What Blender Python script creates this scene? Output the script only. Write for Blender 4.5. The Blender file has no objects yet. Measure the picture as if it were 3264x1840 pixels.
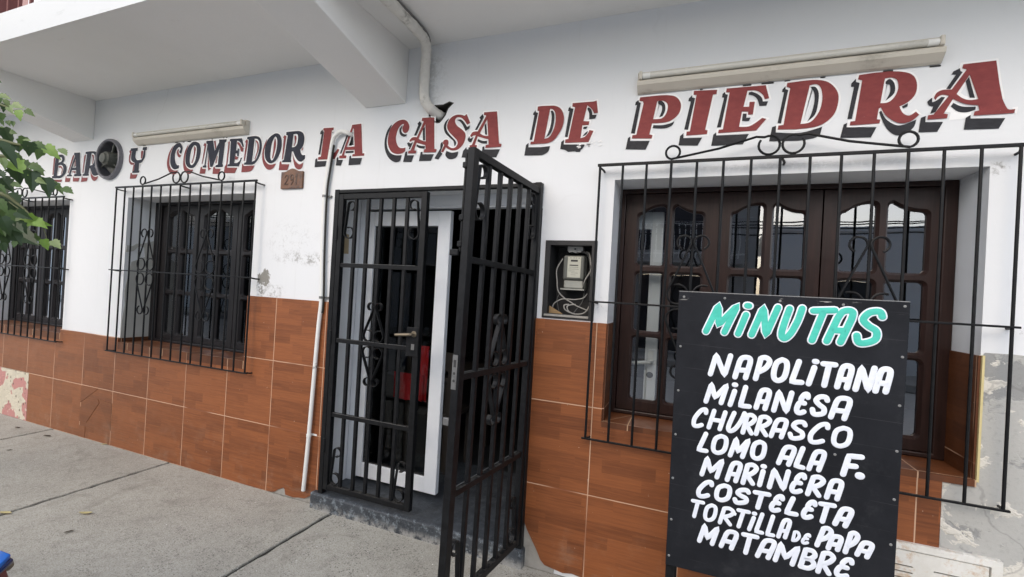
import bpy, bmesh, math, random
from mathutils import Vector, Matrix
from mathutils.geometry import tessellate_polygon
random.seed(7)
R = math.radians
S = bpy.context.scene
COL = S.collection

# ---------------------------------------------------------------- camera, world, sun, exposure
cam = bpy.data.cameras.new("camera")
cam.sensor_width = 36.0
cam.lens = 36.0 * 1448.458 / 3264.0
cam.clip_start, cam.clip_end = 0.05, 500.0
camo = bpy.data.objects.new("camera", cam)
COL.objects.link(camo)
camo.matrix_world = Matrix(((0.9296107, -0.0503650, 0.3650853, 0.0),
                            (0.3642381, -0.0254121, -0.9309591, -2.37),
                            (0.0561653, 0.9984075, -0.0052785, 1.486),
                            (0, 0, 0, 1)))
S.camera = camo

SUN_EL, SUN_AZ = 33.0, 190.0        # compass-like azimuth: 180 = from the street, straight at the facade
wd = bpy.data.worlds.new("World")
S.world = wd
wd.use_nodes = True
wn = wd.node_tree
wn.nodes.clear()
sky = wn.nodes.new("ShaderNodeTexSky")
sky.sky_type = 'NISHITA'
sky.sun_disc = False
sky.sun_elevation = R(SUN_EL)
sky.sun_rotation = R(SUN_AZ)
sky.air_density = 1.0
sky.dust_density = 2.5
sky.ozone_density = 1.2
bg = wn.nodes.new("ShaderNodeBackground")
bg.inputs["Strength"].default_value = 0.11
wo = wn.nodes.new("ShaderNodeOutputWorld")
wn.links.new(sky.outputs[0], bg.inputs[0])
wn.links.new(bg.outputs[0], wo.inputs[0])

sl = bpy.data.lights.new("sun", 'SUN')
sl.energy = 1.5
sl.angle = R(176)
sl.color = (1.0, 0.985, 0.965)
so = bpy.data.objects.new("sun", sl)
COL.objects.link(so)
d = Vector((math.sin(R(SUN_AZ)) * math.cos(R(SUN_EL)), math.cos(R(SUN_AZ)) * math.cos(R(SUN_EL)), math.sin(R(SUN_EL))))
so.rotation_euler = d.to_track_quat('Z', 'Y').to_euler()
so.location = d * 30

S.view_settings.view_transform = 'Standard'
S.view_settings.look = 'None'
S.view_settings.exposure = 1.08
S.view_settings.gamma = 1.0
S.view_settings.use_curve_mapping = False

# ---------------------------------------------------------------- node helper
class Mat:
    def __init__(self, name):
        self.m = bpy.data.materials.new(name)
        self.m.use_nodes = True
        self.nt = self.m.node_tree
        self.nt.nodes.clear()
        self.out = self.nt.nodes.new("ShaderNodeOutputMaterial")
    def n(self, t, ins=None, **attr):
        nd = self.nt.nodes.new(t)
        for k, v in attr.items():
            setattr(nd, k, v)
        for k, v in (ins or {}).items():
            s = nd.inputs[k]
            if isinstance(v, bpy.types.NodeSocket):
                self.nt.links.new(v, s)
            else:
                s.default_value = v
        return nd
    def math(self, op, a, b=0.0, c=0.0):
        return self.n("ShaderNodeMath", {0: a, 1: b, 2: c}, operation=op).outputs[0]
    def mix(self, f, a, b, mode='MIX'):
        def col(v):
            return (*v, 1.0) if isinstance(v, tuple) and len(v) == 3 else v
        nd = self.n("ShaderNodeMix", {}, data_type='RGBA', blend_type=mode)
        for i, v in ((0, f), (6, col(a)), (7, col(b))):
            if isinstance(v, bpy.types.NodeSocket):
                self.nt.links.new(v, nd.inputs[i])
            else:
                nd.inputs[i].default_value = v
        return nd.outputs[2]
    def step(self, v, lo, hi):
        return self.n("ShaderNodeMapRange", {0: v, 1: lo, 2: hi, 3: 0.0, 4: 1.0}, interpolation_type='SMOOTHSTEP').outputs[0]
    def obj(self):
        return self.n("ShaderNodeTexCoord").outputs["Object"]
    def noise(self, vec, scale, detail=4.0, rough=0.55, dist=0.0):
        return self.n("ShaderNodeTexNoise", {"Vector": vec, "Scale": scale, "Detail": detail, "Roughness": rough, "Distortion": dist}).outputs["Fac"]
    def scale(self, vec, s):
        return self.n("ShaderNodeVectorMath", {0: vec, 1: s}, operation='MULTIPLY').outputs[0]
    def xyz(self, vec):
        return self.n("ShaderNodeSeparateXYZ", {0: vec}).outputs
    def comb(self, x, y, z):
        return self.n("ShaderNodeCombineXYZ", {0: x, 1: y, 2: z}).outputs[0]
    def bump(self, h, strength=0.3, dist=0.004):
        return self.n("ShaderNodeBump", {"Height": h, "Strength": strength, "Distance": dist}).outputs[0]
    def bsdf(self, col, rough=0.6, normal=None, metallic=0.0, spec=0.5, **kw):
        p = self.n("ShaderNodeBsdfPrincipled")
        for k, v in {"Base Color": col, "Roughness": rough, "Normal": normal, "Metallic": metallic, "Specular IOR Level": spec, **kw}.items():
            if v is None:
                continue
            if isinstance(v, bpy.types.NodeSocket):
                self.nt.links.new(v, p.inputs[k])
            else:
                p.inputs[k].default_value = (*v, 1.0) if isinstance(v, tuple) and len(v) == 3 else v
        self.nt.links.new(p.outputs[0], self.out.inputs[0])
        return self.m
    def spot(self, P, cx, cz, rx, rz):          # soft blob on the facade at (cx, cz)
        x, y, z = self.xyz(P)
        a = self.math('POWER', self.math('DIVIDE', self.math('SUBTRACT', x, cx), rx), 2.0)
        b = self.math('POWER', self.math('DIVIDE', self.math('SUBTRACT', z, cz), rz), 2.0)
        r = self.math('SQRT', self.math('ADD', a, b))
        return self.n("ShaderNodeMapRange", {0: r, 1: 1.0, 2: 0.2, 3: 0.0, 4: 1.0}, interpolation_type='SMOOTHSTEP').outputs[0]

def simple(name, col, rough=0.6, var=0.12, scale=30.0, bump=0.0, bdist=0.002, metallic=0.0, dirt=None, dirt_amt=(0.55, 0.75), spec=0.5):
    M = Mat(name)
    P = M.obj()
    n1 = M.noise(P, scale, 6.0, 0.6)
    c = M.mix(n1, tuple(v * (1 - var) for v in col), tuple(min(1, v * (1 + var)) for v in col))
    if dirt:
        c = M.mix(M.step(M.noise(P, scale * 0.35, 8.0, 0.7), *dirt_amt), c, dirt)
    r = M.math('ADD', rough - 0.08, M.math('MULTIPLY', M.noise(P, scale * 0.7, 3.0), 0.16))
    return M.bsdf(c, r, M.bump(M.noise(P, scale * 3.0, 5.0, 0.65), bump, bdist) if bump else None, metallic, spec)

# ---------------------------------------------------------------- materials
def wall_paint():
    M = Mat("white_wall_paint")
    P = M.obj()
    big = M.noise(P, 0.9, 5.0, 0.6)
    c = M.mix(M.step(big, 0.3, 0.75), (0.715, 0.735, 0.755), (0.745, 0.762, 0.778))
    sm = M.noise(M.scale(P, (9.0, 9.0, 4.0)), 1.0, 7.0, 0.65)
    c = M.mix(M.math('MULTIPLY', M.step(sm, 0.58, 0.85), 0.16), c, (0.5, 0.5, 0.47))
    # grime with a shape of its own: scuffed and mouldy places by the conduit and the openings, plus painted shade under the grille top rails
    blotch = M.noise(P, 16.0, 8.0, 0.75)
    fine = M.noise(P, 55.0, 6.0, 0.7)
    for cx, cz, rx, rz, amt, lo in ((-2.46, 1.625, 0.36, 0.06, 0.7, 0.475), (-2.60, 1.74, 0.32, 0.22, 0.25, 0.49), (-2.27, 1.55, 0.08, 0.4, 0.45, 0.56),
                                    (-2.74, 1.39, 0.14, 0.07, 0.9, 0.47), (-2.86, 1.39, 0.06, 0.12, 0.9, 0.46), (-4.58, 1.62, 0.35, 0.10, 0.12, 0.5),
                                    (-0.42, 1.44, 0.05, 0.10, 0.9, 0.52), (-0.76, 1.8, 0.05, 0.5, 0.7, 0.57), (-2.2, 1.8, 0.04, 0.5, 0.7, 0.57), (0.35, 2.125, 0.8, 0.03, 0.2, 0.42),
                                    (-3.7, 2.125, 0.8, 0.03, 0.2, 0.42), (1.12, 2.08, 0.05, 0.05, 0.8, 0.5), (1.18, 1.44, 0.06, 0.03, 0.8, 0.5),
                                    (-1.53, 2.75, 0.14, 0.3, 0.25, 0.45)):
        msk = M.math('MULTIPLY', M.spot(P, cx, cz, rx, rz), M.step(M.math('ADD', M.math('MULTIPLY', blotch, 0.6), M.math('MULTIPLY', fine, 0.4)), lo, lo + 0.12))
        c = M.mix(M.math('MULTIPLY', msk, amt), c, (0.19, 0.185, 0.17))
    # bare cement showing where the paint came off beside the middle grille
    blob = M.math('ADD', M.spot(P, -2.835, 1.475, 0.10, 0.11), M.math('ADD', M.math('MULTIPLY', M.math('SUBTRACT', blotch, 0.5), 2.6), M.math('MULTIPLY', M.math('SUBTRACT', fine, 0.5), 1.4)))
    c = M.mix(M.math('MULTIPLY', M.step(blob, 0.62, 0.68), M.step(M.spot(P, -2.835, 1.475, 0.13, 0.14), 0.0, 0.15)), c, M.mix(fine, (0.16, 0.155, 0.14), (0.34, 0.33, 0.30)))
    wp = M.n("ShaderNodeVectorMath", {0: P, 1: M.scale(M.n("ShaderNodeTexNoise", {"Vector": P, "Scale": 4.0, "Detail": 7.0}).outputs["Color"], (0.3, 0.0, 0.3))}, operation='ADD').outputs[0]
    ck = M.n("ShaderNodeTexVoronoi", {"Vector": wp, "Scale": 0.8}, feature='DISTANCE_TO_EDGE').outputs["Distance"]
    c = M.mix(M.math('MULTIPLY', M.step(ck, 0.006, 0.002), M.math('MULTIPLY', M.step(M.noise(P, 0.8, 2.0), 0.5, 0.62), 0.10)), c, (0.36, 0.35, 0.33))
    dr = M.noise(M.scale(P, (20.0, 1.0, 1.1)), 1.0, 6.0, 0.7)
    c = M.mix(M.math('MULTIPLY', M.step(dr, 0.56, 0.78), 0.13), c, (0.42, 0.41, 0.38))
    h = M.math('ADD', M.math('MULTIPLY', M.noise(P, 3.0, 3.0), 2.6), M.math('MULTIPLY', M.noise(P, 90.0, 6.0, 0.7), 0.22))
    return M.bsdf(c, 0.78, M.bump(h, 0.35, 0.006), spec=0.25)

def ceiling_paint():
    M = Mat("white_ceiling_paint")
    P = M.obj()
    c = M.mix(M.step(M.noise(P, 1.1, 5.0, 0.6), 0.3, 0.7), (0.79, 0.785, 0.77), (0.83, 0.825, 0.81))
    st = M.noise(M.scale(P, (1.0, 3.0, 1.0)), 4.0, 7.0, 0.7)
    c = M.mix(M.math('MULTIPLY', M.step(st, 0.62, 0.8), 0.25), c, (0.42, 0.41, 0.38))
    return M.bsdf(c, 0.85, M.bump(M.noise(P, 40.0, 6.0, 0.65), 0.2, 0.004), spec=0.2)

def fascia_paint():
    M = Mat("streaked_white_fascia")
    P = M.obj()
    c = M.mix(M.noise(P, 2.0), (0.56, 0.58, 0.595), (0.61, 0.625, 0.635))
    st = M.noise(M.scale(P, (26.0, 1.0, 3.0)), 1.0, 6.0, 0.7)
    sp = M.noise(M.scale(P, (5.0, 1.0, 14.0)), 1.0, 7.0, 0.7)
    c = M.mix(M.math('MULTIPLY', M.step(st, 0.6, 0.8), 0.3), c, (0.45, 0.46, 0.46))
    c = M.mix(M.math('MULTIPLY', M.step(sp, 0.6, 0.75), 0.4), c, (0.4, 0.42, 0.42))
    return M.bsdf(c, 0.8, M.bump(M.noise(P, 40.0, 5.0), 0.2, 0.004), spec=0.2)

def tile(name, ax, dark=1.0):
    M = Mat(name)
    P = M.obj()
    o = M.xyz(P)
    u, v = {'xz': (o[0], o[2]), 'xy': (o[0], o[1]), 'yz': (o[1], o[2])}[ax]
    us = M.math('DIVIDE', M.math('ADD', u, 5.370), 0.4481)
    vs = M.math('DIVIDE', M.math('ADD', v, 0.0), 0.4535)
    iu, iv = M.math('FLOOR', us), M.math('FLOOR', vs)
    tr = M.n("ShaderNodeTexWhiteNoise", {"Vector": M.comb(iu, iv, 3.0)}, noise_dimensions='3D').outputs["Value"]
    # printed parquet: thin courses, broken into blocks
    row = M.math('FLOOR', M.math('MULTIPLY', vs, 7.0))
    rr = M.n("ShaderNodeTexWhiteNoise", {"Vector": M.comb(row, iu, 1.0)}, noise_dimensions='3D').outputs["Value"]
    blk = M.math('FLOOR', M.math('ADD', M.math('MULTIPLY', us, 1.7), M.math('MULTIPLY', rr, 5.0)))
    br = M.n("ShaderNodeTexWhiteNoise", {"Vector": M.comb(blk, row, iu)}, noise_dimensions='3D').outputs["Value"]
    gv = M.comb(M.math('MULTIPLY', u, 4.0), M.math('ADD', M.math('MULTIPLY', v, 95.0), M.math('MULTIPLY', br, 40.0)), tr)
    g1 = M.noise(gv, 1.0, 5.0, 0.65, 0.6)
    g2 = M.noise(M.comb(M.math('MULTIPLY', u, 14.0), M.math('MULTIPLY', v, 330.0), br), 1.0, 3.0, 0.6)
    f = M.math('ADD', M.math('MULTIPLY', g1, 0.62), M.math('ADD', M.math('MULTIPLY', g2, 0.22), M.math('ADD', M.math('MULTIPLY', br, 0.20), M.math('MULTIPLY', tr, 0.16))))
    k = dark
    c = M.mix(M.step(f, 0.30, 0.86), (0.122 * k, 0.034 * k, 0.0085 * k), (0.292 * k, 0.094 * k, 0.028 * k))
    # browner further from the door
    far = M.step(o[0], -2.6, -6.4)
    c = M.mix(M.math('MULTIPLY', far, 0.45), c, (0.235 * k, 0.105 * k, 0.046 * k))
    dust = M.math('MULTIPLY', M.step(M.noise(P, 5.0, 7.0, 0.7), 0.5, 0.8), M.step(o[2], 0.5, 0.0))
    c = M.mix(M.math('MULTIPLY', dust, 0.34), c, (0.40, 0.29, 0.21))
    spl = M.math('MULTIPLY', M.step(M.noise(M.scale(P, (7.0, 7.0, 22.0)), 1.0, 7.0, 0.75), 0.5, 0.72), M.step(o[2], 0.22, 0.0))
    c = M.mix(M.math('MULTIPLY', spl, 0.45), c, (0.24, 0.17, 0.12))
    fu = M.math('ABSOLUTE', M.math('SUBTRACT', M.math('FRACT', M.math('ADD', us, 0.5)), 0.5))
    fv = M.math('ABSOLUTE', M.math('SUBTRACT', M.math('FRACT', M.math('ADD', vs, 0.5)), 0.5))
    gm = M.math('MINIMUM', fu, fv)
    line = M.step(gm, 0.0068, 0.0042)
    shown = M.step(M.noise(M.scale(P, (1.9, 1.9, 1.6)), 1.0, 2.0), 0.34, 0.46)
    gcol = M.mix(shown, (0.22 * k, 0.075 * k, 0.032 * k), (0.56, 0.36, 0.24))
    c = M.mix(line, c, gcol)
    chip = M.step(M.noise(P, 60.0, 3.0, 0.5), 0.745, 0.775)
    c = M.mix(M.math('MULTIPLY', chip, 0.6), c, (0.62, 0.5, 0.4))
    rough = M.math('ADD', 0.34, M.math('MULTIPLY', M.noise(P, 12.0, 6.0, 0.7), 0.34))
    h = M.math('SUBTRACT', M.math('MULTIPLY', g1, 0.15), M.math('MULTIPLY', line, 1.0))
    return M.bsdf(c, rough, M.bump(h, 0.35, 0.002))

def concrete():
    M = Mat("worn_concrete")
    P = M.obj()
    o = M.xyz(P)
    big = M.noise(P, 1.3, 6.0, 0.65)
    c = M.mix(M.step(big, 0.25, 0.75), (0.345, 0.330, 0.285), (0.465, 0.450, 0.395))
    mid = M.noise(P, 9.0, 8.0, 0.7)
    c = M.mix(M.math('MULTIPLY', M.step(mid, 0.48, 0.72), 0.6), c, (0.235, 0.222, 0.188))
    slab = M.n("ShaderNodeTexWhiteNoise", {"Vector": M.comb(M.math('FLOOR', M.math('DIVIDE', M.math('ADD', o[0], 2.067), 1.645)), 0.0, 0.0)}, noise_dimensions='3D').outputs["Value"]
    c = M.mix(M.math('MULTIPLY', slab, 0.14), c, (0.45, 0.43, 0.40))
    # pitted, sandy surface with exposed grit, stronger towards the door
    wear = M.math('ADD', 0.25, M.math('MULTIPLY', M.step(o[0], -4.2, -1.2), 0.75))
    vor = M.n("ShaderNodeTexVoronoi", {"Vector": P, "Scale": 70.0, "Randomness": 1.0}, feature='F1').outputs
    pit = M.math('MULTIPLY', M.step(vor["Distance"], 0.34, 0.16), M.step(M.noise(P, 6.0, 4.0, 0.6), 0.40, 0.58))
    c = M.mix(M.math('MULTIPLY', M.math('MULTIPLY', pit, wear), 0.95), c, (0.075, 0.069, 0.060))
    grit = M.noise(P, 130.0, 5.0, 0.75)
    c = M.mix(M.math('MULTIPLY', M.step(grit, 0.47, 0.66), 0.7), c, (0.17, 0.158, 0.13))
    mot = M.noise(P, 42.0, 8.0, 0.8)
    c = M.mix(M.math('MULTIPLY', M.step(mot, 0.50, 0.68), 0.55), c, (0.175, 0.162, 0.132))
    c = M.mix(M.math('MULTIPLY', M.step(mot, 0.47, 0.34), 0.40), c, (0.56, 0.54, 0.48))
    c = M.mix(M.math('MULTIPLY', M.step(M.noise(P, 190.0, 2.0, 0.5), 0.60, 0.68), 0.5), c, (0.62, 0.60, 0.55))
    st = M.noise(P, 2.6, 7.0, 0.72, 0.8)
    c = M.mix(M.math('MULTIPLY', M.step(st, 0.54, 0.70), 0.36), c, (0.19, 0.175, 0.14))
    edge = M.math('MULTIPLY', M.step(o[1], -0.10, 0.0), M.step(mid, 0.4, 0.6))
    c = M.mix(M.math('MULTIPLY', edge, 0.5), c, (0.5, 0.48, 0.44))
    seam = M.math('MULTIPLY', M.step(M.math('ADD', o[1], M.math('MULTIPLY', M.math('SUBTRACT', mid, 0.5), 0.05)), -0.022, -0.004), 0.75)
    c = M.mix(seam, c, (0.10, 0.092, 0.075))
    crk = M.n("ShaderNodeTexVoronoi", {"Vector": M.n("ShaderNodeVectorMath", {0: P, 1: M.scale(M.n("ShaderNodeTexNoise", {"Vector": P, "Scale": 3.0, "Detail": 6.0}).outputs["Color"], (0.35, 0.35, 0.0))}, operation='ADD').outputs[0], "Scale": 0.55}, feature='DISTANCE_TO_EDGE').outputs["Distance"]
    c = M.mix(M.math('MULTIPLY', M.step(crk, 0.0045, 0.0015), M.math('MULTIPLY', M.step(M.noise(P, 0.9, 2.0), 0.56, 0.66), 0.3)), c, (0.16, 0.15, 0.13))
    h = M.math('ADD', M.math('MULTIPLY', M.math('ADD', grit, mot), 0.8), M.math('SUBTRACT', M.math('MULTIPLY', mid, 1.2), M.math('MULTIPLY', M.math('MULTIPLY', pit, wear), 1.0)))
    return M.bsdf(c, 0.9, M.bump(h, 0.55, 0.006), spec=0.2)

def bare_plaster(name, cream, pink):
    M = Mat(name)
    P = M.obj()
    w = M.n("ShaderNodeVectorMath", {0: P, 1: M.n("ShaderNodeVectorMath", {0: M.n("ShaderNodeTexNoise", {"Vector": P, "Scale": 5.0, "Detail": 5.0}).outputs["Color"], 1: (0.16, 0.16, 0.16)}, operation='MULTIPLY').outputs[0]}, operation='ADD').outputs[0]
    a = M.noise(w, 3.2, 6.0, 0.62)
    b = M.noise(M.scale(w, (1, 1, 1.3)), 5.2, 5.0, 0.6)
    c = M.mix(M.step(a, 0.44, 0.47), (0.30, 0.305, 0.30), (0.44, 0.44, 0.42))
    c = M.mix(M.step(b, 0.53, 0.545), c, (0.64, 0.62, 0.565))
    c = M.mix(M.step(M.noise(w, 2.3, 4.0, 0.5, 0.4), 0.63, 0.66), c, cream)
    if pink:
        c = M.mix(0.85, c, (0.60, 0.55, 0.43))
        c = M.mix(M.step(M.noise(w, 4.6, 4.0, 0.5), 0.545, 0.57), c, pink)
        dots = M.n("ShaderNodeTexVoronoi", {"Vector": P, "Scale": 17.0}, feature='F1').outputs["Distance"]
        c = M.mix(M.math('MULTIPLY', M.step(dots, 0.24, 0.15), 0.75), c, (0.16, 0.13, 0.10))
    fine = M.noise(P, 60.0, 7.0, 0.7)
    c = M.mix(M.math('MULTIPLY', M.step(fine, 0.5, 0.75), 0.35), c, (0.22, 0.22, 0.21))
    if not pink:
        crack = M.n("ShaderNodeTexVoronoi", {"Vector": w, "Scale": 2.6}, feature='DISTANCE_TO_EDGE').outputs["Distance"]
        c = M.mix(M.math('MULTIPLY', M.step(crack, 0.012, 0.004), 0.3), c, (0.16, 0.155, 0.15))
    h = M.math('ADD', M.math('MULTIPLY', M.step(b, 0.54, 0.58), 0.7), M.math('ADD', M.math('MULTIPLY', M.step(a, 0.43, 0.48), 0.6), M.math('MULTIPLY', fine, 0.5)))
    return M.bsdf(c, 0.9, M.bump(h, 0.6, 0.006), spec=0.15)

def sign_paint(name, col, light):
    M = Mat(name)
    P = M.obj()
    n = M.noise(M.scale(P, (14, 14, 30)), 1.0, 6.0, 0.7)
    c = M.mix(M.step(n, 0.3, 0.75), col, light)
    w = M.noise(P, 85.0, 6.0, 0.75)
    c = M.mix(M.math('MULTIPLY', M.step(w, 0.68, 0.74), 0.35), c, (0.6, 0.58, 0.56))
    return M.bsdf(c, 0.6, M.bump(M.noise(P, 90.0, 5.0), 0.2, 0.002), spec=0.3)

def wood(name, col, light, rough):
    M = Mat(name)
    P = M.obj()
    o = M.xyz(P)
    g = M.noise(M.comb(M.math('MULTIPLY', o[0], 60.0), o[1], M.math('MULTIPLY', o[2], 3.5)), 1.0, 6.0, 0.65, 0.5)
    c = M.mix(M.step(g, 0.3, 0.8), col, light)
    c = M.mix(M.math('MULTIPLY', M.step(M.noise(P, 25.0, 7.0, 0.7), 0.62, 0.8), 0.3), c, tuple(v * 2.2 for v in light))
    return M.bsdf(c, M.math('ADD', rough, M.math('MULTIPLY', M.noise(P, 20.0), 0.15)), M.bump(g, 0.12, 0.001), spec=0.3)

def glass(name, refl, tint, ior=1.55):
    M = Mat(name)
    t = M.n("ShaderNodeBsdfTransparent", {"Color": (*tint, 1)})
    P = M.obj()
    bp = M.bump(M.noise(P, 3.5, 2.0, 0.4), 0.06, 0.01)
    g = M.n("ShaderNodeBsdfGlossy", {"Color": (0.95, 0.97, 1, 1), "Roughness": 0.01, "Normal": bp})
    fr = M.n("ShaderNodeFresnel", {"IOR": ior})
    f = M.math('MINIMUM', M.math('ADD', refl, fr.outputs[0]), 1.0)
    mx = M.n("ShaderNodeMixShader", {0: f, 1: t.outputs[0], 2: g.outputs[0]})
    M.nt.links.new(mx.outputs[0], M.out.inputs[0])
    return M.m

def black_iron():
    M = Mat("black_painted_iron")
    P = M.obj()
    n = M.noise(P, 35.0, 7.0, 0.7)
    c = M.mix(M.step(n, 0.35, 0.7), (0.0042, 0.0045, 0.0054), (0.0100, 0.0108, 0.0122))
    c = M.mix(M.math('MULTIPLY', M.step(M.noise(P, 90.0, 6.0, 0.75), 0.69, 0.77), 0.55), c, (0.07, 0.06, 0.05))
    up = M.xyz(M.n("ShaderNodeNewGeometry").outputs["Normal"])[2]
    dust = M.math('MULTIPLY', M.step(up, 0.45, 0.95), M.step(M.noise(P, 50.0, 5.0, 0.7), 0.4, 0.6))
    c = M.mix(M.math('MULTIPLY', dust, 0.3), c, (0.16, 0.15, 0.13))
    return M.bsdf(c, M.math('ADD', 0.32, M.math('MULTIPLY', n, 0.3)), M.bump(M.noise(P, 160.0, 4.0), 0.15, 0.001), spec=0.22)

def board_paint():
    M = Mat("scratched_black_board")
    P = M.obj()
    n = M.noise(P, 3.0, 7.0, 0.7)
    c = M.mix(M.step(n, 0.3, 0.75), (0.0095, 0.0105, 0.0135), (0.019, 0.0205, 0.025))
    # faint ruled chalk guide lines left from setting out the words
    o = M.xyz(P)
    ln = M.math('ABSOLUTE', M.math('SUBTRACT', M.math('FRACT', M.math('DIVIDE', M.math('ADD', o[2], M.math('MULTIPLY', o[0], 0.03)), 0.0962)), 0.5))
    m = M.math('MULTIPLY', M.step(ln, 0.012, 0.004), M.step(M.noise(M.scale(P, (5, 1, 40)), 1.0, 4.0), 0.42, 0.62))
    c = M.mix(M.math('MULTIPLY', m, 0.28), c, (0.10, 0.10, 0.105))
    sc = M.noise(M.scale(P, (90.0, 1.0, 9.0)), 1.0, 6.0, 0.75, 1.5)
    c = M.mix(M.math('MULTIPLY', M.step(sc, 0.68, 0.75), 0.45), c, (0.16, 0.16, 0.155))
    tp = M.math('MULTIPLY', M.step(o[2], 1.07, 1.115), M.step(M.noise(M.scale(P, (9, 1, 70)), 1.0, 5.0, 0.7), 0.60, 0.66))
    c = M.mix(M.math('MULTIPLY', tp, 0.8), c, (0.5, 0.49, 0.46))
    sm = M.math('MULTIPLY', M.step(M.noise(P, 7.0, 7.0, 0.75), 0.52, 0.75), 0.4)
    c = M.mix(sm, c, (0.05, 0.052, 0.055))
    return M.bsdf(c, 0.6, M.bump(M.noise(P, 120.0, 5.0), 0.1, 0.001), spec=0.16)

def rusty_white():
    M = Mat("rusty_white_metal")
    P = M.obj()
    o = M.xyz(P)
    a = M.noise(P, 4.0, 8.0, 0.7)
    c = M.mix(M.step(a, 0.35, 0.65), (0.66, 0.65, 0.60), (0.78, 0.78, 0.75))
    r = M.noise(P, 9.0, 9.0, 0.75)
    c = M.mix(M.math('MULTIPLY', M.step(r, 0.49, 0.62), 0.7), c, (0.50, 0.31, 0.15))
    c = M.mix(M.step(M.noise(P, 21.0, 8.0, 0.75), 0.63, 0.67), c, (0.085, 0.05, 0.035))
    ed = M.math('MULTIPLY', M.step(o[2], 0.52, 0.545), M.step(M.noise(P, 30.0, 6.0, 0.7), 0.45, 0.55))
    c = M.mix(M.math('MULTIPLY', ed, 0.8), c, (0.10, 0.06, 0.045))
    return M.bsdf(c, 0.6, M.bump(M.math('ADD', r, M.noise(P, 60.0)), 0.3, 0.003))

def step_paint():
    M = Mat("chipped_black_step")
    P = M.obj()
    n = M.noise(P, 14.0, 9.0, 0.75)
    c = M.mix(M.step(n, 0.3, 0.6), (0.022, 0.026, 0.032), (0.05, 0.058, 0.068))
    o = M.xyz(P)
    front = M.step(o[1], -0.03, -0.05)
    ch = M.step(M.noise(P, 22.0, 9.0, 0.8), 0.50, 0.62)
    c = M.mix(M.math('MULTIPLY', ch, M.math('ADD', 0.15, M.math('MULTIPLY', front, 0.6))), c, (0.23, 0.27, 0.30))
    low = M.math('MULTIPLY', M.step(o[2], 0.06, 0.0), M.step(n, 0.42, 0.55))
    c = M.mix(M.math('MULTIPLY', low, 0.7), c, (0.42, 0.41, 0.38))
    return M.bsdf(c, 0.55, M.bump(M.math('ADD', n, ch), 0.45, 0.006))

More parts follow.
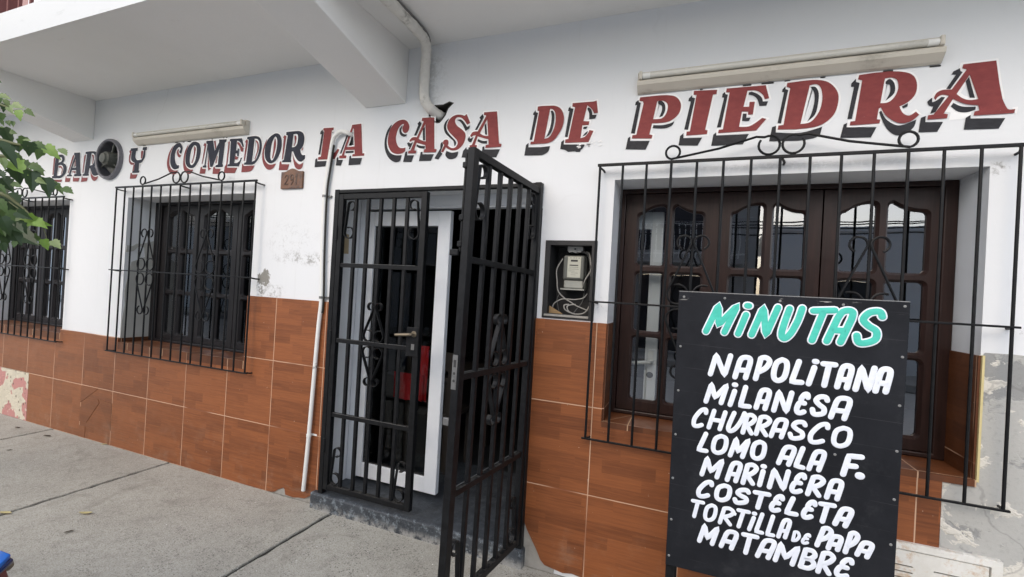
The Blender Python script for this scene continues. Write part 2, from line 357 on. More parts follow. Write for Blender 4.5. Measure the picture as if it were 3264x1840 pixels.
MT = dict(
    wall=wall_paint(), ceil=ceiling_paint(), fascia=fascia_paint(),
    tile=tile("wood_look_tile", 'xz'), tile_top=tile("wood_look_sill_tile", 'xy', 0.55), tile_cut=tile("wood_look_cut_tile", 'yz', 0.84), tile_side=tile("wood_look_shaded_reveal_tile", 'yz', 0.45),  # reveal copy darkened: shade inside the openings put into the colour
    concrete=concrete(), plaster=bare_plaster("bare_grey_plaster", (0.66, 0.55, 0.34), None), pinkwall=bare_plaster("peeling_pink_wall", (0.6, 0.55, 0.42), (0.48, 0.24, 0.22)),
    cement=simple("raw_cement", (0.33, 0.315, 0.285), 0.9, 0.25, 14.0, 0.6, 0.006, dirt=(0.15, 0.14, 0.12), spec=0.15),
    greyplaster=simple("bare_reveal_plaster", (0.46, 0.46, 0.43), 0.9, 0.14, 6.0, 0.4, 0.004, dirt=(0.16, 0.16, 0.15), dirt_amt=(0.6, 0.72), spec=0.15),
    cream=simple("cream_old_paint", (0.62, 0.53, 0.27), 0.8, 0.15, 20.0, 0.3),
    red=sign_paint("red_sign_paint", (0.185, 0.031, 0.032), (0.245, 0.045, 0.043)),
    navy=sign_paint("navy_sign_paint", (0.010, 0.012, 0.024), (0.022, 0.025, 0.042)),
    shade=sign_paint("black_sign_paint", (0.012, 0.012, 0.016), (0.027, 0.028, 0.034)),
    redshade=sign_paint("dull_red_sign_paint", (0.185, 0.040, 0.042), (0.25, 0.062, 0.060)),
    outline=sign_paint("white_sign_paint", (0.84, 0.84, 0.84), (0.88, 0.88, 0.88)),
    iron=black_iron(),
    frame_red=wood("dark_red_brown_wood", (0.0160, 0.0074, 0.0060), (0.032, 0.0145, 0.0115), 0.30),
    frame_black=wood("near_black_wood", (0.011, 0.0095, 0.0105), (0.024, 0.0215, 0.0225), 0.34),
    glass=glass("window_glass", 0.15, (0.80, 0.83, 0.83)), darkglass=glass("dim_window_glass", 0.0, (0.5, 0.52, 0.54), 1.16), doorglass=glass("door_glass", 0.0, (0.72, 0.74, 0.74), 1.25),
    alu=simple("white_aluminium", (0.76, 0.79, 0.82), 0.35, 0.04, 20.0, dirt=(0.35, 0.35, 0.34), dirt_amt=(0.68, 0.85)),
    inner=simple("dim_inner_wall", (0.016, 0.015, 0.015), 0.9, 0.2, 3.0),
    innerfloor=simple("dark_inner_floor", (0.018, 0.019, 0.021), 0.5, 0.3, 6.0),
    batten=simple("yellowed_enamel", (0.56, 0.525, 0.455), 0.45, 0.08, 12.0, dirt=(0.24, 0.22, 0.18), dirt_amt=(0.55, 0.8)),
    tube=simple("frosted_lamp_glass", (0.60, 0.59, 0.54), 0.25, 0.05, 9.0, dirt=(0.34, 0.33, 0.29), dirt_amt=(0.55, 0.85)),
    grime_and_shade=simple("black_grime_and_shade", (0.03, 0.028, 0.024), 0.9, 0.3, 40.0),  # also paints the shade inside the hose hole
    pvc=simple("white_conduit_paint", (0.74, 0.745, 0.72), 0.45, 0.06, 30.0, dirt=(0.10, 0.10, 0.095), dirt_amt=(0.60, 0.72)),
    paper=simple("yellowed_paper", (0.42, 0.33, 0.20), 0.8, 0.2, 25.0), hose=simple("taped_insulation", (0.66, 0.645, 0.605), 0.65, 0.18, 30.0, 0.4, 0.004, dirt=(0.25, 0.24, 0.21), dirt_amt=(0.55, 0.72)),
    fanring=simple("dusty_fan_metal", (0.16, 0.16, 0.18), 0.45, 0.25, 30.0, metallic=0.3, dirt=(0.34, 0.33, 0.35), dirt_amt=(0.5, 0.75)),
    fanmotor=simple("greasy_motor_paint", (0.085, 0.09, 0.078), 0.6, 0.3, 50.0, 0.3, dirt=(0.20, 0.20, 0.17), dirt_amt=(0.5, 0.75)),
    fanblade=simple("grey_fan_blade", (0.23, 0.235, 0.225), 0.5, 0.2, 25.0, dirt=(0.07, 0.07, 0.06), dirt_amt=(0.5, 0.75)),
    fandark=simple("shaded_duct", (0.012, 0.012, 0.012), 0.8, 0.3, 20.0),  # black stands in for the shade inside the duct
    clay=simple("glazed_brown_clay", (0.155, 0.064, 0.026), 0.3, 0.4, 32.0, 0.6, 0.004, dirt=(0.05, 0.022, 0.012), dirt_amt=(0.45, 0.65)),
    claydark=simple("dark_clay_digit", (0.060, 0.026, 0.012), 0.35, 0.3, 40.0),
    blackbox=simple("chipped_black_cabinet", (0.018, 0.018, 0.019), 0.55, 0.4, 25.0, 0.3, 0.003, dirt=(0.15, 0.15, 0.14), dirt_amt=(0.62, 0.74)),
    metercase=simple("grey_meter_plastic", (0.135, 0.14, 0.125), 0.3, 0.2, 25.0),
    meterlight=simple("pale_meter_plastic", (0.36, 0.365, 0.33), 0.35, 0.15, 30.0),
    meterface=simple("yellowed_meter_card", (0.50, 0.50, 0.42), 0.6, 0.06, 40.0),
    ink=simple("dark_print", (0.03, 0.03, 0.03), 0.6, 0.1),
    wire=simple("pale_grey_cable", (0.33, 0.32, 0.295), 0.5, 0.15, 30.0), wiredark=simple("dark_grey_cable", (0.12, 0.12, 0.115), 0.5, 0.15, 30.0),
    card=simple("brown_cardboard", (0.33, 0.22, 0.11), 0.85, 0.12, 30.0),
    fuse=simple("grey_porcelain", (0.52, 0.52, 0.50), 0.4, 0.12, 30.0, dirt=(0.2, 0.2, 0.19)),
    board=board_paint(), teal=sign_paint("teal_brush_paint", (0.06, 0.50, 0.39), (0.09, 0.60, 0.48)), white=sign_paint("white_brush_paint", (0.72, 0.76, 0.84), (0.82, 0.85, 0.90)),
    screw=simple("zinc_screw", (0.34, 0.34, 0.33), 0.4, 0.2, 60.0, metallic=0.6),
    rust=rusty_white(), step=step_paint(), groutline=simple("pale_grout", (0.50, 0.34, 0.22), 0.8, 0.15, 40.0),
    brass=simple("tarnished_handle", (0.21, 0.175, 0.125), 0.4, 0.2, 40.0, metallic=0.5),
    lock=simple("galvanised_lock_plate", (0.19, 0.19, 0.185), 0.4, 0.25, 50.0, metallic=0.5, dirt=(0.05, 0.05, 0.05)),
    handlewhite=simple("white_handle", (0.74, 0.75, 0.75), 0.35, 0.04),
    redcloth=simple("red_cloth", (0.58, 0.018, 0.024), 0.7, 0.15, 9.0, 0.2), pale=simple("pale_print", (0.5, 0.45, 0.45), 0.7, 0.1),
    darkwood=simple("dark_table_wood", (0.03, 0.024, 0.02), 0.5, 0.2),
    bark=simple("tree_bark", (0.13, 0.105, 0.08), 0.9, 0.3, 30.0, 0.6, 0.006), twig=simple("green_twig", (0.10, 0.11, 0.045), 0.7, 0.2, 40.0),
    yleaf=simple("dry_yellow_leaf", (0.40, 0.34, 0.16), 0.7, 0.2, 60.0), bleaf=simple("dry_brown_leaf", (0.05, 0.035, 0.022), 0.8, 0.3, 60.0), chip=simple("white_paint_flake", (0.74, 0.73, 0.70), 0.7, 0.05),
    blue=simple("blue_gloss_plastic", (0.010, 0.135, 0.55), 0.22, 0.05), bluedark=simple("dark_blue_trim", (0.006, 0.02, 0.09), 0.25, 0.1),
    lampred=simple("dark_red_lens", (0.15, 0.006, 0.009), 0.5, 0.1, spec=0.15), tan=simple("dusty_tan_plastic", (0.16, 0.12, 0.085), 0.6, 0.15, 40.0), rubber=simple("tyre_rubber", (0.02, 0.02, 0.02), 0.8, 0.2), chrome=simple("dull_rim_metal", (0.35, 0.35, 0.36), 0.3, 0.1, metallic=0.8),
    asphalt=simple("pale_bounce_street", (0.42, 0.415, 0.40), 0.9, 0.25, 40.0, 0.5, 0.006), kerb=simple("kerb_stone", (0.32, 0.31, 0.29), 0.9, 0.15, 12.0, 0.4),  # unseen street made pale to bounce light up under the canopy
    far=simple("pale_house_paint", (0.74, 0.74, 0.73), 0.85, 0.08, 1.5), fargrey=simple("grey_house_paint", (0.38, 0.38, 0.37), 0.85, 0.08, 1.5), fardark=simple("dark_opening", (0.03, 0.03, 0.035), 0.4, 0.1), farrail=simple("white_railing_paint", (0.66, 0.66, 0.65), 0.5, 0.05), cable=simple("black_cable", (0.015, 0.015, 0.015), 0.7, 0.1), pole=simple("concrete_pole", (0.33, 0.32, 0.30), 0.9, 0.1, 8.0),
    brick=simple("dark_red_brick", (0.16, 0.06, 0.055), 0.8, 0.35, 9.0, 0.3), pinkupper=simple("pink_upper_wall", (0.34, 0.20, 0.19), 0.8, 0.2, 4.0),
)
for k, col in dict(D=(0.038, 0.072, 0.026), M=(0.095, 0.160, 0.046), Y=(0.20, 0.34, 0.058), L=(0.22, 0.295, 0.115)).items():
    M = Mat("leaf_tone_" + k.lower())
    P = M.obj()
    c = M.mix(M.noise(P, 40.0, 4.0), tuple(v * 0.75 for v in col), tuple(v * 1.25 for v in col))
    pr = M.n("ShaderNodeBsdfPrincipled", {"Base Color": c, "Roughness": 0.45})
    tr = M.n("ShaderNodeBsdfTranslucent", {"Color": c})
    mx = M.n("ShaderNodeMixShader", {0: 0.35, 1: pr.outputs[0], 2: tr.outputs[0]})
    M.nt.links.new(mx.outputs[0], M.out.inputs[0])
    MT["leaf" + k] = M.m

# ---------------------------------------------------------------- geometry helpers
def loop_pts(s, k=0.0005, closed=True, sub=4):
    """points 'x,y' are corners, '~x,y' lie on a smooth run (Catmull-Rom)"""
    pts, sm = [], []
    for t in s.split():
        sm.append(t[0] == '~')
        a, b = t.lstrip('~').split(',')
        pts.append(Vector((float(a) * k, float(b) * k)))
    n = len(pts)
    out = []
    for i in range(n if closed else n - 1):
        j = (i + 1) % n
        p1, p2 = pts[i], pts[j]
        out.append(p1)
        if not (sm[i] or sm[j]):
            continue
        p0 = pts[i - 1] if sm[i] and (closed or i > 0) else p1
        p3 = pts[(j + 1) % n] if sm[j] and (closed or j + 1 < n) else p2
        for q in range(1, sub):
            t = q / sub
            out.append(0.5 * ((2 * p1) + (p2 - p0) * t + (2 * p0 - 5 * p1 + 4 * p2 - p3) * t * t + (3 * p1 - p0 - 3 * p2 + p3) * t ** 3))
    if not closed:
        out.append(pts[-1])
    return out

def area(l):
    return 0.5 * sum(l[i - 1].x * l[i].y - l[i].x * l[i - 1].y for i in range(len(l)))

def grow(l, d):
    """offset a loop outwards by d (mitre limited)"""
    s = 1 if area(l) > 0 else -1
    n = len(l)
    out = []
    for i in range(n):
        a, b = (l[i] - l[i - 1]), (l[(i + 1) % n] - l[i])
        if a.length < 1e-7 or b.length < 1e-7:
            out.append(l[i].copy())
            continue
        a.normalize(); b.normalize()
        na, nb = Vector((a.y, -a.x)) * s, Vector((b.y, -b.x)) * s
        m = na + nb
        if m.length < 1e-4:
            out.append(l[i] + na * d)
            continue
        m.normalize()
        out.append(l[i] + m * min(d / max(m.dot(na), 0.4), d * 1.8))
    return out

WALL = lambda u, v, w: Vector((u, w, v))       # plate drawn on the facade, w = depth into the wall
class MB:
    def __init__(self):
        self.v, self.f, self.m = [], [], []
    def add(self, vs, fs, mi=0):
        o = len(self.v)
        self.v += [Vector(p) for p in vs]
        self.f += [[o + i for i in f] for f in fs]
        self.m += [mi] * len(fs)
        return self
    def box(self, x0, x1, y0, y1, z0, z1, mi=0):
        vs = [(x, y, z) for z in (z0, z1) for y in (y0, y1) for x in (x0, x1)]
        return self.add(vs, [(0, 2, 3, 1), (4, 5, 7, 6), (0, 1, 5, 4), (2, 6, 7, 3), (0, 4, 6, 2), (1, 3, 7, 5)], mi)
    def bar(self, a, b, w, h, up=(0, 0, 1), mi=0):
        """square bar from a to b"""
        a, b = Vector(a), Vector(b)
        t = (b - a).normalized()
        s = t.cross(Vector(up)).normalized() * (w / 2)
        u = s.cross(t).normalized() * (h / 2)
        vs = [p + i * s + j * u for p in (a, b) for i, j in ((-1, -1), (1, -1), (1, 1), (-1, 1))]
        return self.add(vs, [(3, 2, 1, 0), (4, 5, 6, 7), (0, 1, 5, 4), (1, 2, 6, 5), (2, 3, 7, 6), (3, 0, 4, 7)], mi)
    def tube(self, pts, r, n=8, closed=False, mi=0, flat=None, caps=True):
        """swept tube; flat = (axis, k): squash section to k along that axis"""
        pts = [Vector(p) for p in pts]
        N = len(pts)
        rs = r if isinstance(r, (list, tuple)) else [r] * N
        ref = None
        rings = []
        for i in range(N):
            if closed:
                t = pts[(i + 1) % N] - pts[i - 1]
            else:
                t = pts[min(i + 1, N - 1)] - pts[max(i - 1, 0)]
            if t.length < 1e-9:
                t = Vector((0, 0, 1))
            t.normalize()
            if flat:
                b = Vector(flat[0])
                a = t.cross(b).normalized()
                bb = b * flat[1]
            else:
                if ref is None:
                    ref = Vector((0, 0, 1)) if abs(t.z) < 0.9 else Vector((1, 0, 0))
                a = t.cross(ref)
                if a.length < 1e-5:
                    a = t.cross(Vector((0.3, 0.9, 0.2)))
                a.normalize()
                bb = a.cross(t).normalized()
                ref = bb
            rings.append([pts[i] + (a * math.cos(2 * math.pi * k / n) + bb * math.sin(2 * math.pi * k / n)) * rs[i] for k in range(n)])
        vs = [p for rg in rings for p in rg]
        fs = []
        for i in range(N if closed else N - 1):
            j = (i + 1) % N
            for k in range(n):
                l = (k + 1) % n
                fs.append((i * n + k, i * n + l, j * n + l, j * n + k))
        if caps and not closed:
            fs.append(tuple(range(n))[::-1])
            fs.append(tuple((N - 1) * n + k for k in range(n)))
        return self.add(vs, fs, mi)
    def strip(self, pts, th, w, mi=0):
        """flat iron bent in the x-z plane: thickness th in the plane, width w along y"""
        pts = [Vector(p) for p in pts]
        N = len(pts)
        vs = []
        for i in range(N):
            t = (pts[min(i + 1, N - 1)] - pts[max(i - 1, 0)])
            t.y = 0
            t.normalize()
            a = Vector((-t.z, 0, t.x)) * (th / 2)
            b = Vector((0, w / 2, 0))
            vs += [pts[i] + a + b, pts[i] + a - b, pts[i] - a - b, pts[i] - a + b]
        fs = []
        for i in range(N - 1):
            for k in range(4):
                l = (k + 1) % 4
                fs.append((i * 4 + k, i * 4 + l, i * 4 + 4 + l, i * 4 + 4 + k))
        fs += [(3, 2, 1, 0), tuple((N - 1) * 4 + k for k in range(4))]
        return self.add(vs, fs, mi)
    def plate(self, outer, holes, d0, d1, P=WALL, outer_b=None, holes_b=None, mi=0, back=True):
        """slab with holes between depths d0 (front) and d1 (back)"""
        lf = [outer] + list(holes)
        lb = [outer_b or outer] + list(holes_b or holes)
        def face(loops, dd):
            fl = [p for l in loops for p in l]
            tris = tessellate_polygon([[Vector((p.x, p.y, 0)) for p in l] for l in loops])
            self.add([P(p.x, p.y, dd) for p in fl], [t for t in tris], mi)
        face(lf, d0)
        if d1 is None:
            return self
        if back:
            face(lb, d1)
        for a, b in zip(lf, lb):
            n = len(a)
            self.add([P(p.x, p.y, d0) for p in a] + [P(p.x, p.y, d1) for p in b], [(i, (i + 1) % n, n + (i + 1) % n, n + i) for i in range(n)], mi)
        return self
    def disc(self, c, axis, prof, n=28, mi=0):
        """lathe: prof = [(radius, along axis)]"""
        c, ax = Vector(c), Vector(axis).normalized()
        a = ax.orthogonal().normalized()
        b = ax.cross(a)
        vs = [c + ax * h + (a * math.cos(2 * math.pi * k / n) + b * math.sin(2 * math.pi * k / n)) * r for r, h in prof for k in range(n)]
        fs = [(i * n + k, i * n + (k + 1) % n, (i + 1) * n + (k + 1) % n, (i + 1) * n + k) for i in range(len(prof) - 1) for k in range(n)]
        if prof[0][0] > 1e-6:
            pass
        return self.add(vs, fs, mi)
    def build(self, name, mats, parent=None, bevel=0.0, smooth=False, origin=None, seg=2):
        me = bpy.data.meshes.new(name)
        bm = bmesh.new()
        vv = [bm.verts.new(p) for p in self.v]
        for f, mi in zip(self.f, self.m):
            try:
                fc = bm.faces.new([vv[i] for i in f])
                fc.material_index = mi
            except ValueError:
                pass
        bmesh.ops.remove_doubles(bm, verts=bm.verts, dist=1e-5)
        bmesh.ops.recalc_face_normals(bm, faces=bm.faces)
        if bevel:
            es = [e for e in bm.edges if len(e.link_faces) == 2 and e.calc_face_angle(0) > R(35)]
            bmesh.ops.bevel(bm, geom=es, offset=bevel, segments=seg, profile=0.5, affect='EDGES', clamp_overlap=True)
        if smooth:
            for f in bm.faces:
                f.smooth = True
            for e in bm.edges:
                if len(e.link_faces) == 2 and e.calc_face_angle(0) > R(40):
                    e.smooth = False
        bm.to_mesh(me)
        bm.free()
        for m in (mats if isinstance(mats, (list, tuple)) else [mats]):
            me.materials.append(m)
        o = bpy.data.objects.new(name, me)
        COL.objects.link(o)
        if origin is not None:
            o.location = origin
        if parent:
            o.parent = parent
        return o

def thing(name, label, cat, loc=(0, 0, 0), rotz=0.0, group=None):
    o = bpy.data.objects.new(name, None)
    o.empty_display_size = 0.1
    COL.objects.link(o)
    o.location = loc
    o.rotation_euler = (0, 0, rotz)
    return tag(o, label, cat, group)
def tag(o, label, cat, group=None):
    o["label"], o["category"] = label, cat
    if group:
        o["group"] = group
    return o
def struct(o):
    o["kind"] = "structure"
    return o
def dup(o, parent, loc=None):
    c = o.copy()
    COL.objects.link(c)
    c.parent = parent
    if loc is not None:
        c.location = loc
    return c
def V2(*p):
    return [Vector(q) for q in p]
def rect(x0, x1, z0, z1):
    return V2((x0, z0), (x1, z0), (x1, z1), (x0, z1))
def circ(cx, cz, r, n=32):
    return [Vector((cx + r * math.cos(2 * math.pi * k / n), cz + r * math.sin(2 * math.pi * k / n))) for k in range(n)]
def rrect(x0, x1, z0, z1, r, n=4, zl=None, zr=None):
    """rounded rectangle; zl / zr = height of the top left / right corner for arched heads"""
    out = []
    for cx, cz, a0 in ((x1 - r, z0 + r, -90), (x1 - r, (zr or z1) - r, 0), (x0 + r, (zl or z1) - r, 90), (x0 + r, z0 + r, 180)):
        if a0 == 90 and (zl or zr):      # the swept arch between the two top corners
            xa, za, xb, zb = x1 - r, (zr or z1), x0 + r, (zl or z1)
            rise = z1 - min(za, zb)
            for k in range(1, 6):
                t = k / 6
                if zr and not zl:        # climbs to the left
                    z = za + (zb - za) * (1 - (1 - t) ** 2.0)
                else:
                    z = za + (zb - za) * (t ** 2.0)
                out.append(Vector((xa + (xb - xa) * t, z)))
        for k in range(n + 1):
            a = R(a0 + 90 * k / n)
            out.append(Vector((cx + r * math.cos(a), cz + r * math.sin(a))))
    return out

# ---------------------------------------------------------------- lettering outlines
SIGN = [  # word, paint, [(fill loops, drop shade loops) per letter], half millimetres on the wall
 ('BAR', 'n', [
  (['-11161,5025 -10979,5027 ~-10919,5022 ~-10861,4980 ~-10846,4924 ~-10874,4882 -10908,4868 ~-10816,4841 ~-10759,4771 ~-10776,4684 ~-10852,4619 ~-10956,4585 -11052,4586 -11223,4592 -11221,4634 -11172,4636 -11136,4964 -11167,4973', '-11024,4972 ~-10962,4977 ~-10922,4942 ~-10944,4899 -11035,4873', '-11039,4825 ~-10971,4835 ~-10896,4811 ~-10866,4755 ~-10893,4668 ~-10961,4637 -11064,4638'],
   ['-11208,4957 -11181,4989 -11153,4981 -11188,4660 -11219,4661', '-11248,4569 -10890,4556 -10912,4512 -11291,4536', '-11034,4812 ~-10956,4814 ~-10904,4778 ~-10893,4723 -10921,4656 -10936,4660 ~-10917,4731 ~-10946,4776 -11026,4787']),
  (['-10546,5035 -10364,5028 -10358,4925 -10310,4642 -10283,4639 -10285,4596 -10508,4602 -10505,4642 -10443,4643 -10453,4715 -10592,4717 -10624,4637 -10575,4631 -10580,4605 -10732,4609 -10731,4641 -10677,4646 -10515,4980 -10542,4989', '-10579,4759 -10460,4762 -10481,4898 -10490,4919'],
   ['-10601,4965 -10575,4997 -10541,4983 -10559,4956 -10697,4667 -10718,4671', '-10519,4880 -10497,4899 -10483,4785 -10506,4786', '-10583,4695 -10474,4701 -10475,4651 -10506,4655 -10530,4680 -10581,4675', '-10780,4616 -10754,4618 -10747,4581 -10623,4576 -10645,4506 -10792,4509', '-10538,4596 -10519,4599 -10516,4575 -10337,4570 -10367,4503 -10544,4511']),
  (['-10193,5028 ~-10057,5032 ~-9913,5021 ~-9828,4987 ~-9796,4920 ~-9822,4818 -9888,4756 ~-9841,4689 ~-9804,4645 -9764,4641 -9764,4601 ~-9869,4586 ~-9948,4615 ~-9999,4683 -10020,4726 -10050,4728 -10077,4629 -10057,4625 -10061,4595 -10240,4600 -10237,4635 -10195,4638 -10142,4986 -10189,4992', '-10015,4995 ~-9954,4988 ~-9911,4946 ~-9912,4849 ~-9955,4792 -10041,4769'],
   ['-10233,4951 -10209,4986 -10180,4978 -10193,4942 -10236,4654 -10259,4658', '-10001,4968 ~-9945,4955 ~-9941,4863 -9961,4796 -9978,4800 ~-9969,4871 ~-9975,4930 -9999,4948', '-10269,4589 -10249,4595 -10246,4568 -10087,4563 -10104,4500 -10287,4492', '-10024,4710 ~-9989,4637 ~-9924,4588 ~-9845,4569 -9781,4579 ~-9798,4531 ~-9870,4494 ~-9938,4514 ~-9988,4571 ~-10012,4644']),
 ]),
 ('Y', 'n', [
  (['-8892,5011 -8705,5009 -8708,4962 -8749,4959 ~-8757,4858 ~-8707,4805 -8645,4801 ~-8567,4825 -8536,4957 -8577,4964 -8567,5009 -8462,5008 -8466,4958 -8501,4955 ~-8508,4844 ~-8579,4759 -8645,4753 -8651,4628 -8619,4624 -8633,4588 -8815,4590 -8811,4624 -8770,4624 -8760,4757 ~-8831,4789 ~-8869,4841 -8851,4963 -8894,4968'],
   ['-8934,4959 -8905,4989 -8869,4955 ~-8899,4832 ~-8863,4779 -8774,4755 -8775,4733 ~-8862,4734 ~-8925,4788 ~-8928,4890 -8907,4923', '-8798,4730 -8767,4726 -8784,4617 -8819,4624', '-8866,4592 -8830,4596 -8817,4568 -8675,4562 -8717,4496 -8875,4496', '-8617,4934 -8598,4961 -8557,4942 ~-8577,4831 -8611,4825']),
 ]),
 ('COMEDOR', 'n', [
  (['~-7585,4870 ~-7578,4951 ~-7632,5016 ~-7694,5020 ~-7781,4982 ~-7841,4876 ~-7855,4757 ~-7828,4663 ~-7746,4604 -7637,4618 -7632,4667 ~-7669,4665 ~-7722,4713 ~-7752,4815 ~-7725,4905 ~-7674,4948 ~-7640,4950 ~-7620,4917 ~-7647,4873 -7603,4843'],
   ['~-7796,4992 ~-7897,4879 ~-7937,4733 ~-7909,4621 ~-7838,4544 ~-7753,4522 -7691,4533 -7651,4586 ~-7745,4586 ~-7832,4627 ~-7880,4721 ~-7867,4859', '~-7689,4917 ~-7707,4859 ~-7675,4806 ~-7625,4790 -7601,4823 ~-7643,4837 ~-7671,4875 -7657,4915']),
  (['~-7296,5018 ~-7187,4980 ~-7147,4888 ~-7167,4747 ~-7249,4635 ~-7339,4604 ~-7435,4635 ~-7487,4728 ~-7471,4881 ~-7399,4985', '~-7297,4960 ~-7242,4925 ~-7239,4822 ~-7268,4699 ~-7330,4653 ~-7379,4687 ~-7388,4777 ~-7359,4901'],
   ['~-7439,4983 ~-7517,4875 ~-7543,4713 ~-7512,4585 ~-7425,4522 ~-7345,4523 -7294,4577 ~-7377,4588 ~-7462,4637 ~-7504,4729 ~-7488,4855', '~-7303,4942 ~-7267,4913 ~-7279,4825 -7326,4679 -7346,4685 ~-7314,4773 ~-7302,4862']),
  (['-7028,5009 -6879,5010 -6835,4838 -6745,4968 -6746,5013 -6584,5004 -6590,4964 -6617,4959 -6648,4631 -6629,4623 -6638,4589 -6795,4592 -6788,4626 -6745,4628 -6725,4879 -6861,4601 -6909,4603 -6987,4878 -7014,4633 -6994,4627 -7001,4597 -7082,4601 -7076,4631 -7043,4634 -6998,4958 -7028,4969'],
   ['-7096,4943 -7065,4987 -7026,4960 -7094,4654 -7107,4660 -7067,4936', '-7129,4607 -7101,4619 -7088,4586 -7007,4578 -7022,4505 -7146,4510', '-6978,4807 -6928,4594 -6888,4581 -6953,4546 -6972,4631', '-6861,4997 -6830,5000 -6806,4898 -6824,4864', '-6845,4594 -6815,4606 -6795,4572 -6682,4566 -6711,4488 -6852,4494', '-6803,4657 -6777,4756 -6762,4764 -6781,4648']),
  (['-6514,5004 -6261,4996 -6209,4868 -6239,4866 ~-6273,4919 ~-6317,4954 -6360,4967 -6372,4823 -6336,4821 -6336,4848 -6308,4847 -6314,4735 -6341,4736 -6342,4779 -6381,4781 -6399,4637 ~-6333,4638 ~-6281,4665 -6265,4711 -6237,4707 -6292,4585 -6529,4596 -6525,4622 -6494,4625 -6493,4966 -6515,4969'],
   ['-6558,4947 -6530,4977 -6514,4952 -6543,4619 -6545,4576 -6327,4565 -6374,4487 -6606,4496 -6598,4587 -6567,4620 -6545,4937', '-6353,4950 ~-6303,4930 ~-6263,4880 -6220,4852 -6227,4798 -6269,4800 ~-6304,4870 -6354,4923', '-6380,4747 -6342,4728 -6316,4722 -6337,4685 -6385,4692']),
  (['-6153,5008 ~-5988,5010 ~-5894,4977 ~-5852,4883 ~-5860,4767 ~-5914,4662 ~-5989,4600 ~-6093,4596 -6187,4601 -6184,4630 -6149,4635 -6118,4966 -6153,4974', '-6002,4972 ~-5938,4959 ~-5899,4903 ~-5901,4786 ~-5949,4673 -6029,4633'],
   ['-6197,4939 -6171,4974 -6137,4959 -6138,4927 -6182,4656 -6201,4661 -6178,4921', '-6229,4612 -6210,4623 -6195,4585 -5976,4582 ~-6017,4517 ~-6085,4494 -6237,4492', '-5983,4954 ~-5925,4913 ~-5909,4812 -5969,4665 -5983,4670 ~-5941,4789 ~-5944,4889 -5982,4932']),
  (['~-5589,5019 ~-5499,4982 ~-5464,4882 ~-5476,4761 ~-5543,4643 ~-5638,4595 ~-5718,4619 ~-5776,4705 ~-5776,4853 ~-5712,4964', '~-5597,4972 ~-5555,4929 ~-5552,4822 ~-5581,4702 ~-5625,4637 ~-5666,4666 ~-5673,4748 ~-5655,4878'],
   ['~-5750,4950 ~-5810,4855 ~-5834,4724 ~-5807,4607 ~-5733,4521 ~-5653,4505 -5595,4531 -5550,4588 ~-5637,4578 ~-5716,4594 ~-5784,4664 ~-5799,4789', '~-5600,4948 ~-5576,4889 ~-5582,4792 -5616,4663 -5638,4664 ~-5624,4762 ~-5617,4876']),
  (['-5388,5022 ~-5239,5023 ~-5134,5015 ~-5068,4974 ~-5046,4893 ~-5066,4807 -5114,4755 ~-5088,4698 ~-5050,4676 -5018,4679 -5016,4630 ~-5070,4592 ~-5133,4601 ~-5190,4656 -5239,4743 -5265,4744 -5277,4625 -5263,4620 -5269,4592 -5436,4598 -5433,4624 -5406,4629 -5358,4971 -5387,4980', '-5252,4980 ~-5188,4979 ~-5165,4941 ~-5173,4846 ~-5212,4805 -5269,4798'],
   ['-5448,4954 -5418,4982 -5384,4965 -5392,4933 -5426,4636 -5445,4642 -5430,4936', '-5485,4603 -5457,4620 -5442,4573 -5299,4565 -5330,4483 -5493,4490', '-5253,4723 ~-5208,4625 ~-5141,4566 ~-5098,4555 -5043,4576 ~-5063,4506 ~-5124,4484 ~-5190,4520 ~-5228,4610', '-5235,4962 ~-5202,4952 ~-5197,4888 -5223,4816 -5239,4817 ~-5218,4881 -5232,4934', '-5093,4754 -5065,4794 -5064,4760 -5081,4741']),
 ]),
 ('LA', 'r', [
  (['-4716,5024 -4540,5019 -4544,4984 -4568,4984 ~-4585,4845 -4611,4653 ~-4545,4665 ~-4488,4693 -4455,4730 -4424,4715 -4494,4594 -4783,4599 -4779,4637 -4735,4639 -4700,4989 -4721,4993'],
   ['-4775,4946 -4769,4980 -4733,5011 -4730,4987 -4709,4979 -4749,4669 -4785,4671 -4747,4944', '-4834,4605 -4798,4627 -4793,4580 -4635,4576 -4650,4503 -4837,4501', '-4564,4562 -4525,4573 -4553,4496 -4576,4497', '-4564,4954 -4541,4966 -4547,4952 -4558,4940']),
  (['-4234,5030 -4086,5033 -4043,4643 -4010,4643 -4012,4611 -4204,4612 -4200,4641 -4165,4642 -4172,4697 -4323,4704 -4340,4634 -4300,4630 -4305,4594 -4419,4598 -4418,4633 -4378,4635 -4242,4999', '-4303,4743 -4175,4743 -4203,4973 -4213,4986'],
   ['-4315,4912 -4287,4924 -4286,4907 -4388,4661 -4414,4663', '-4237,4893 -4214,4942 -4194,4762 -4224,4762', '-4319,4690 -4184,4687 -4188,4660 -4320,4662', '-4462,4608 -4435,4621 -4432,4580 -4357,4577 -4386,4501 -4471,4507', '-4252,4617 -4225,4628 -4223,4591 -4045,4585 -4069,4501 -4260,4500']),
 ]),
 ('CASA', 'r', [
  (['~-3444,5031 ~-3379,5004 ~-3343,4941 ~-3355,4882 ~-3396,4858 ~-3434,4881 ~-3445,4929 ~-3424,4971 ~-3463,4967 ~-3508,4914 ~-3534,4821 ~-3516,4739 ~-3476,4685 ~-3419,4672 -3382,4678 -3385,4630 ~-3439,4606 ~-3519,4607 ~-3594,4642 ~-3645,4727 ~-3652,4836 ~-3615,4942 ~-3539,5011'],
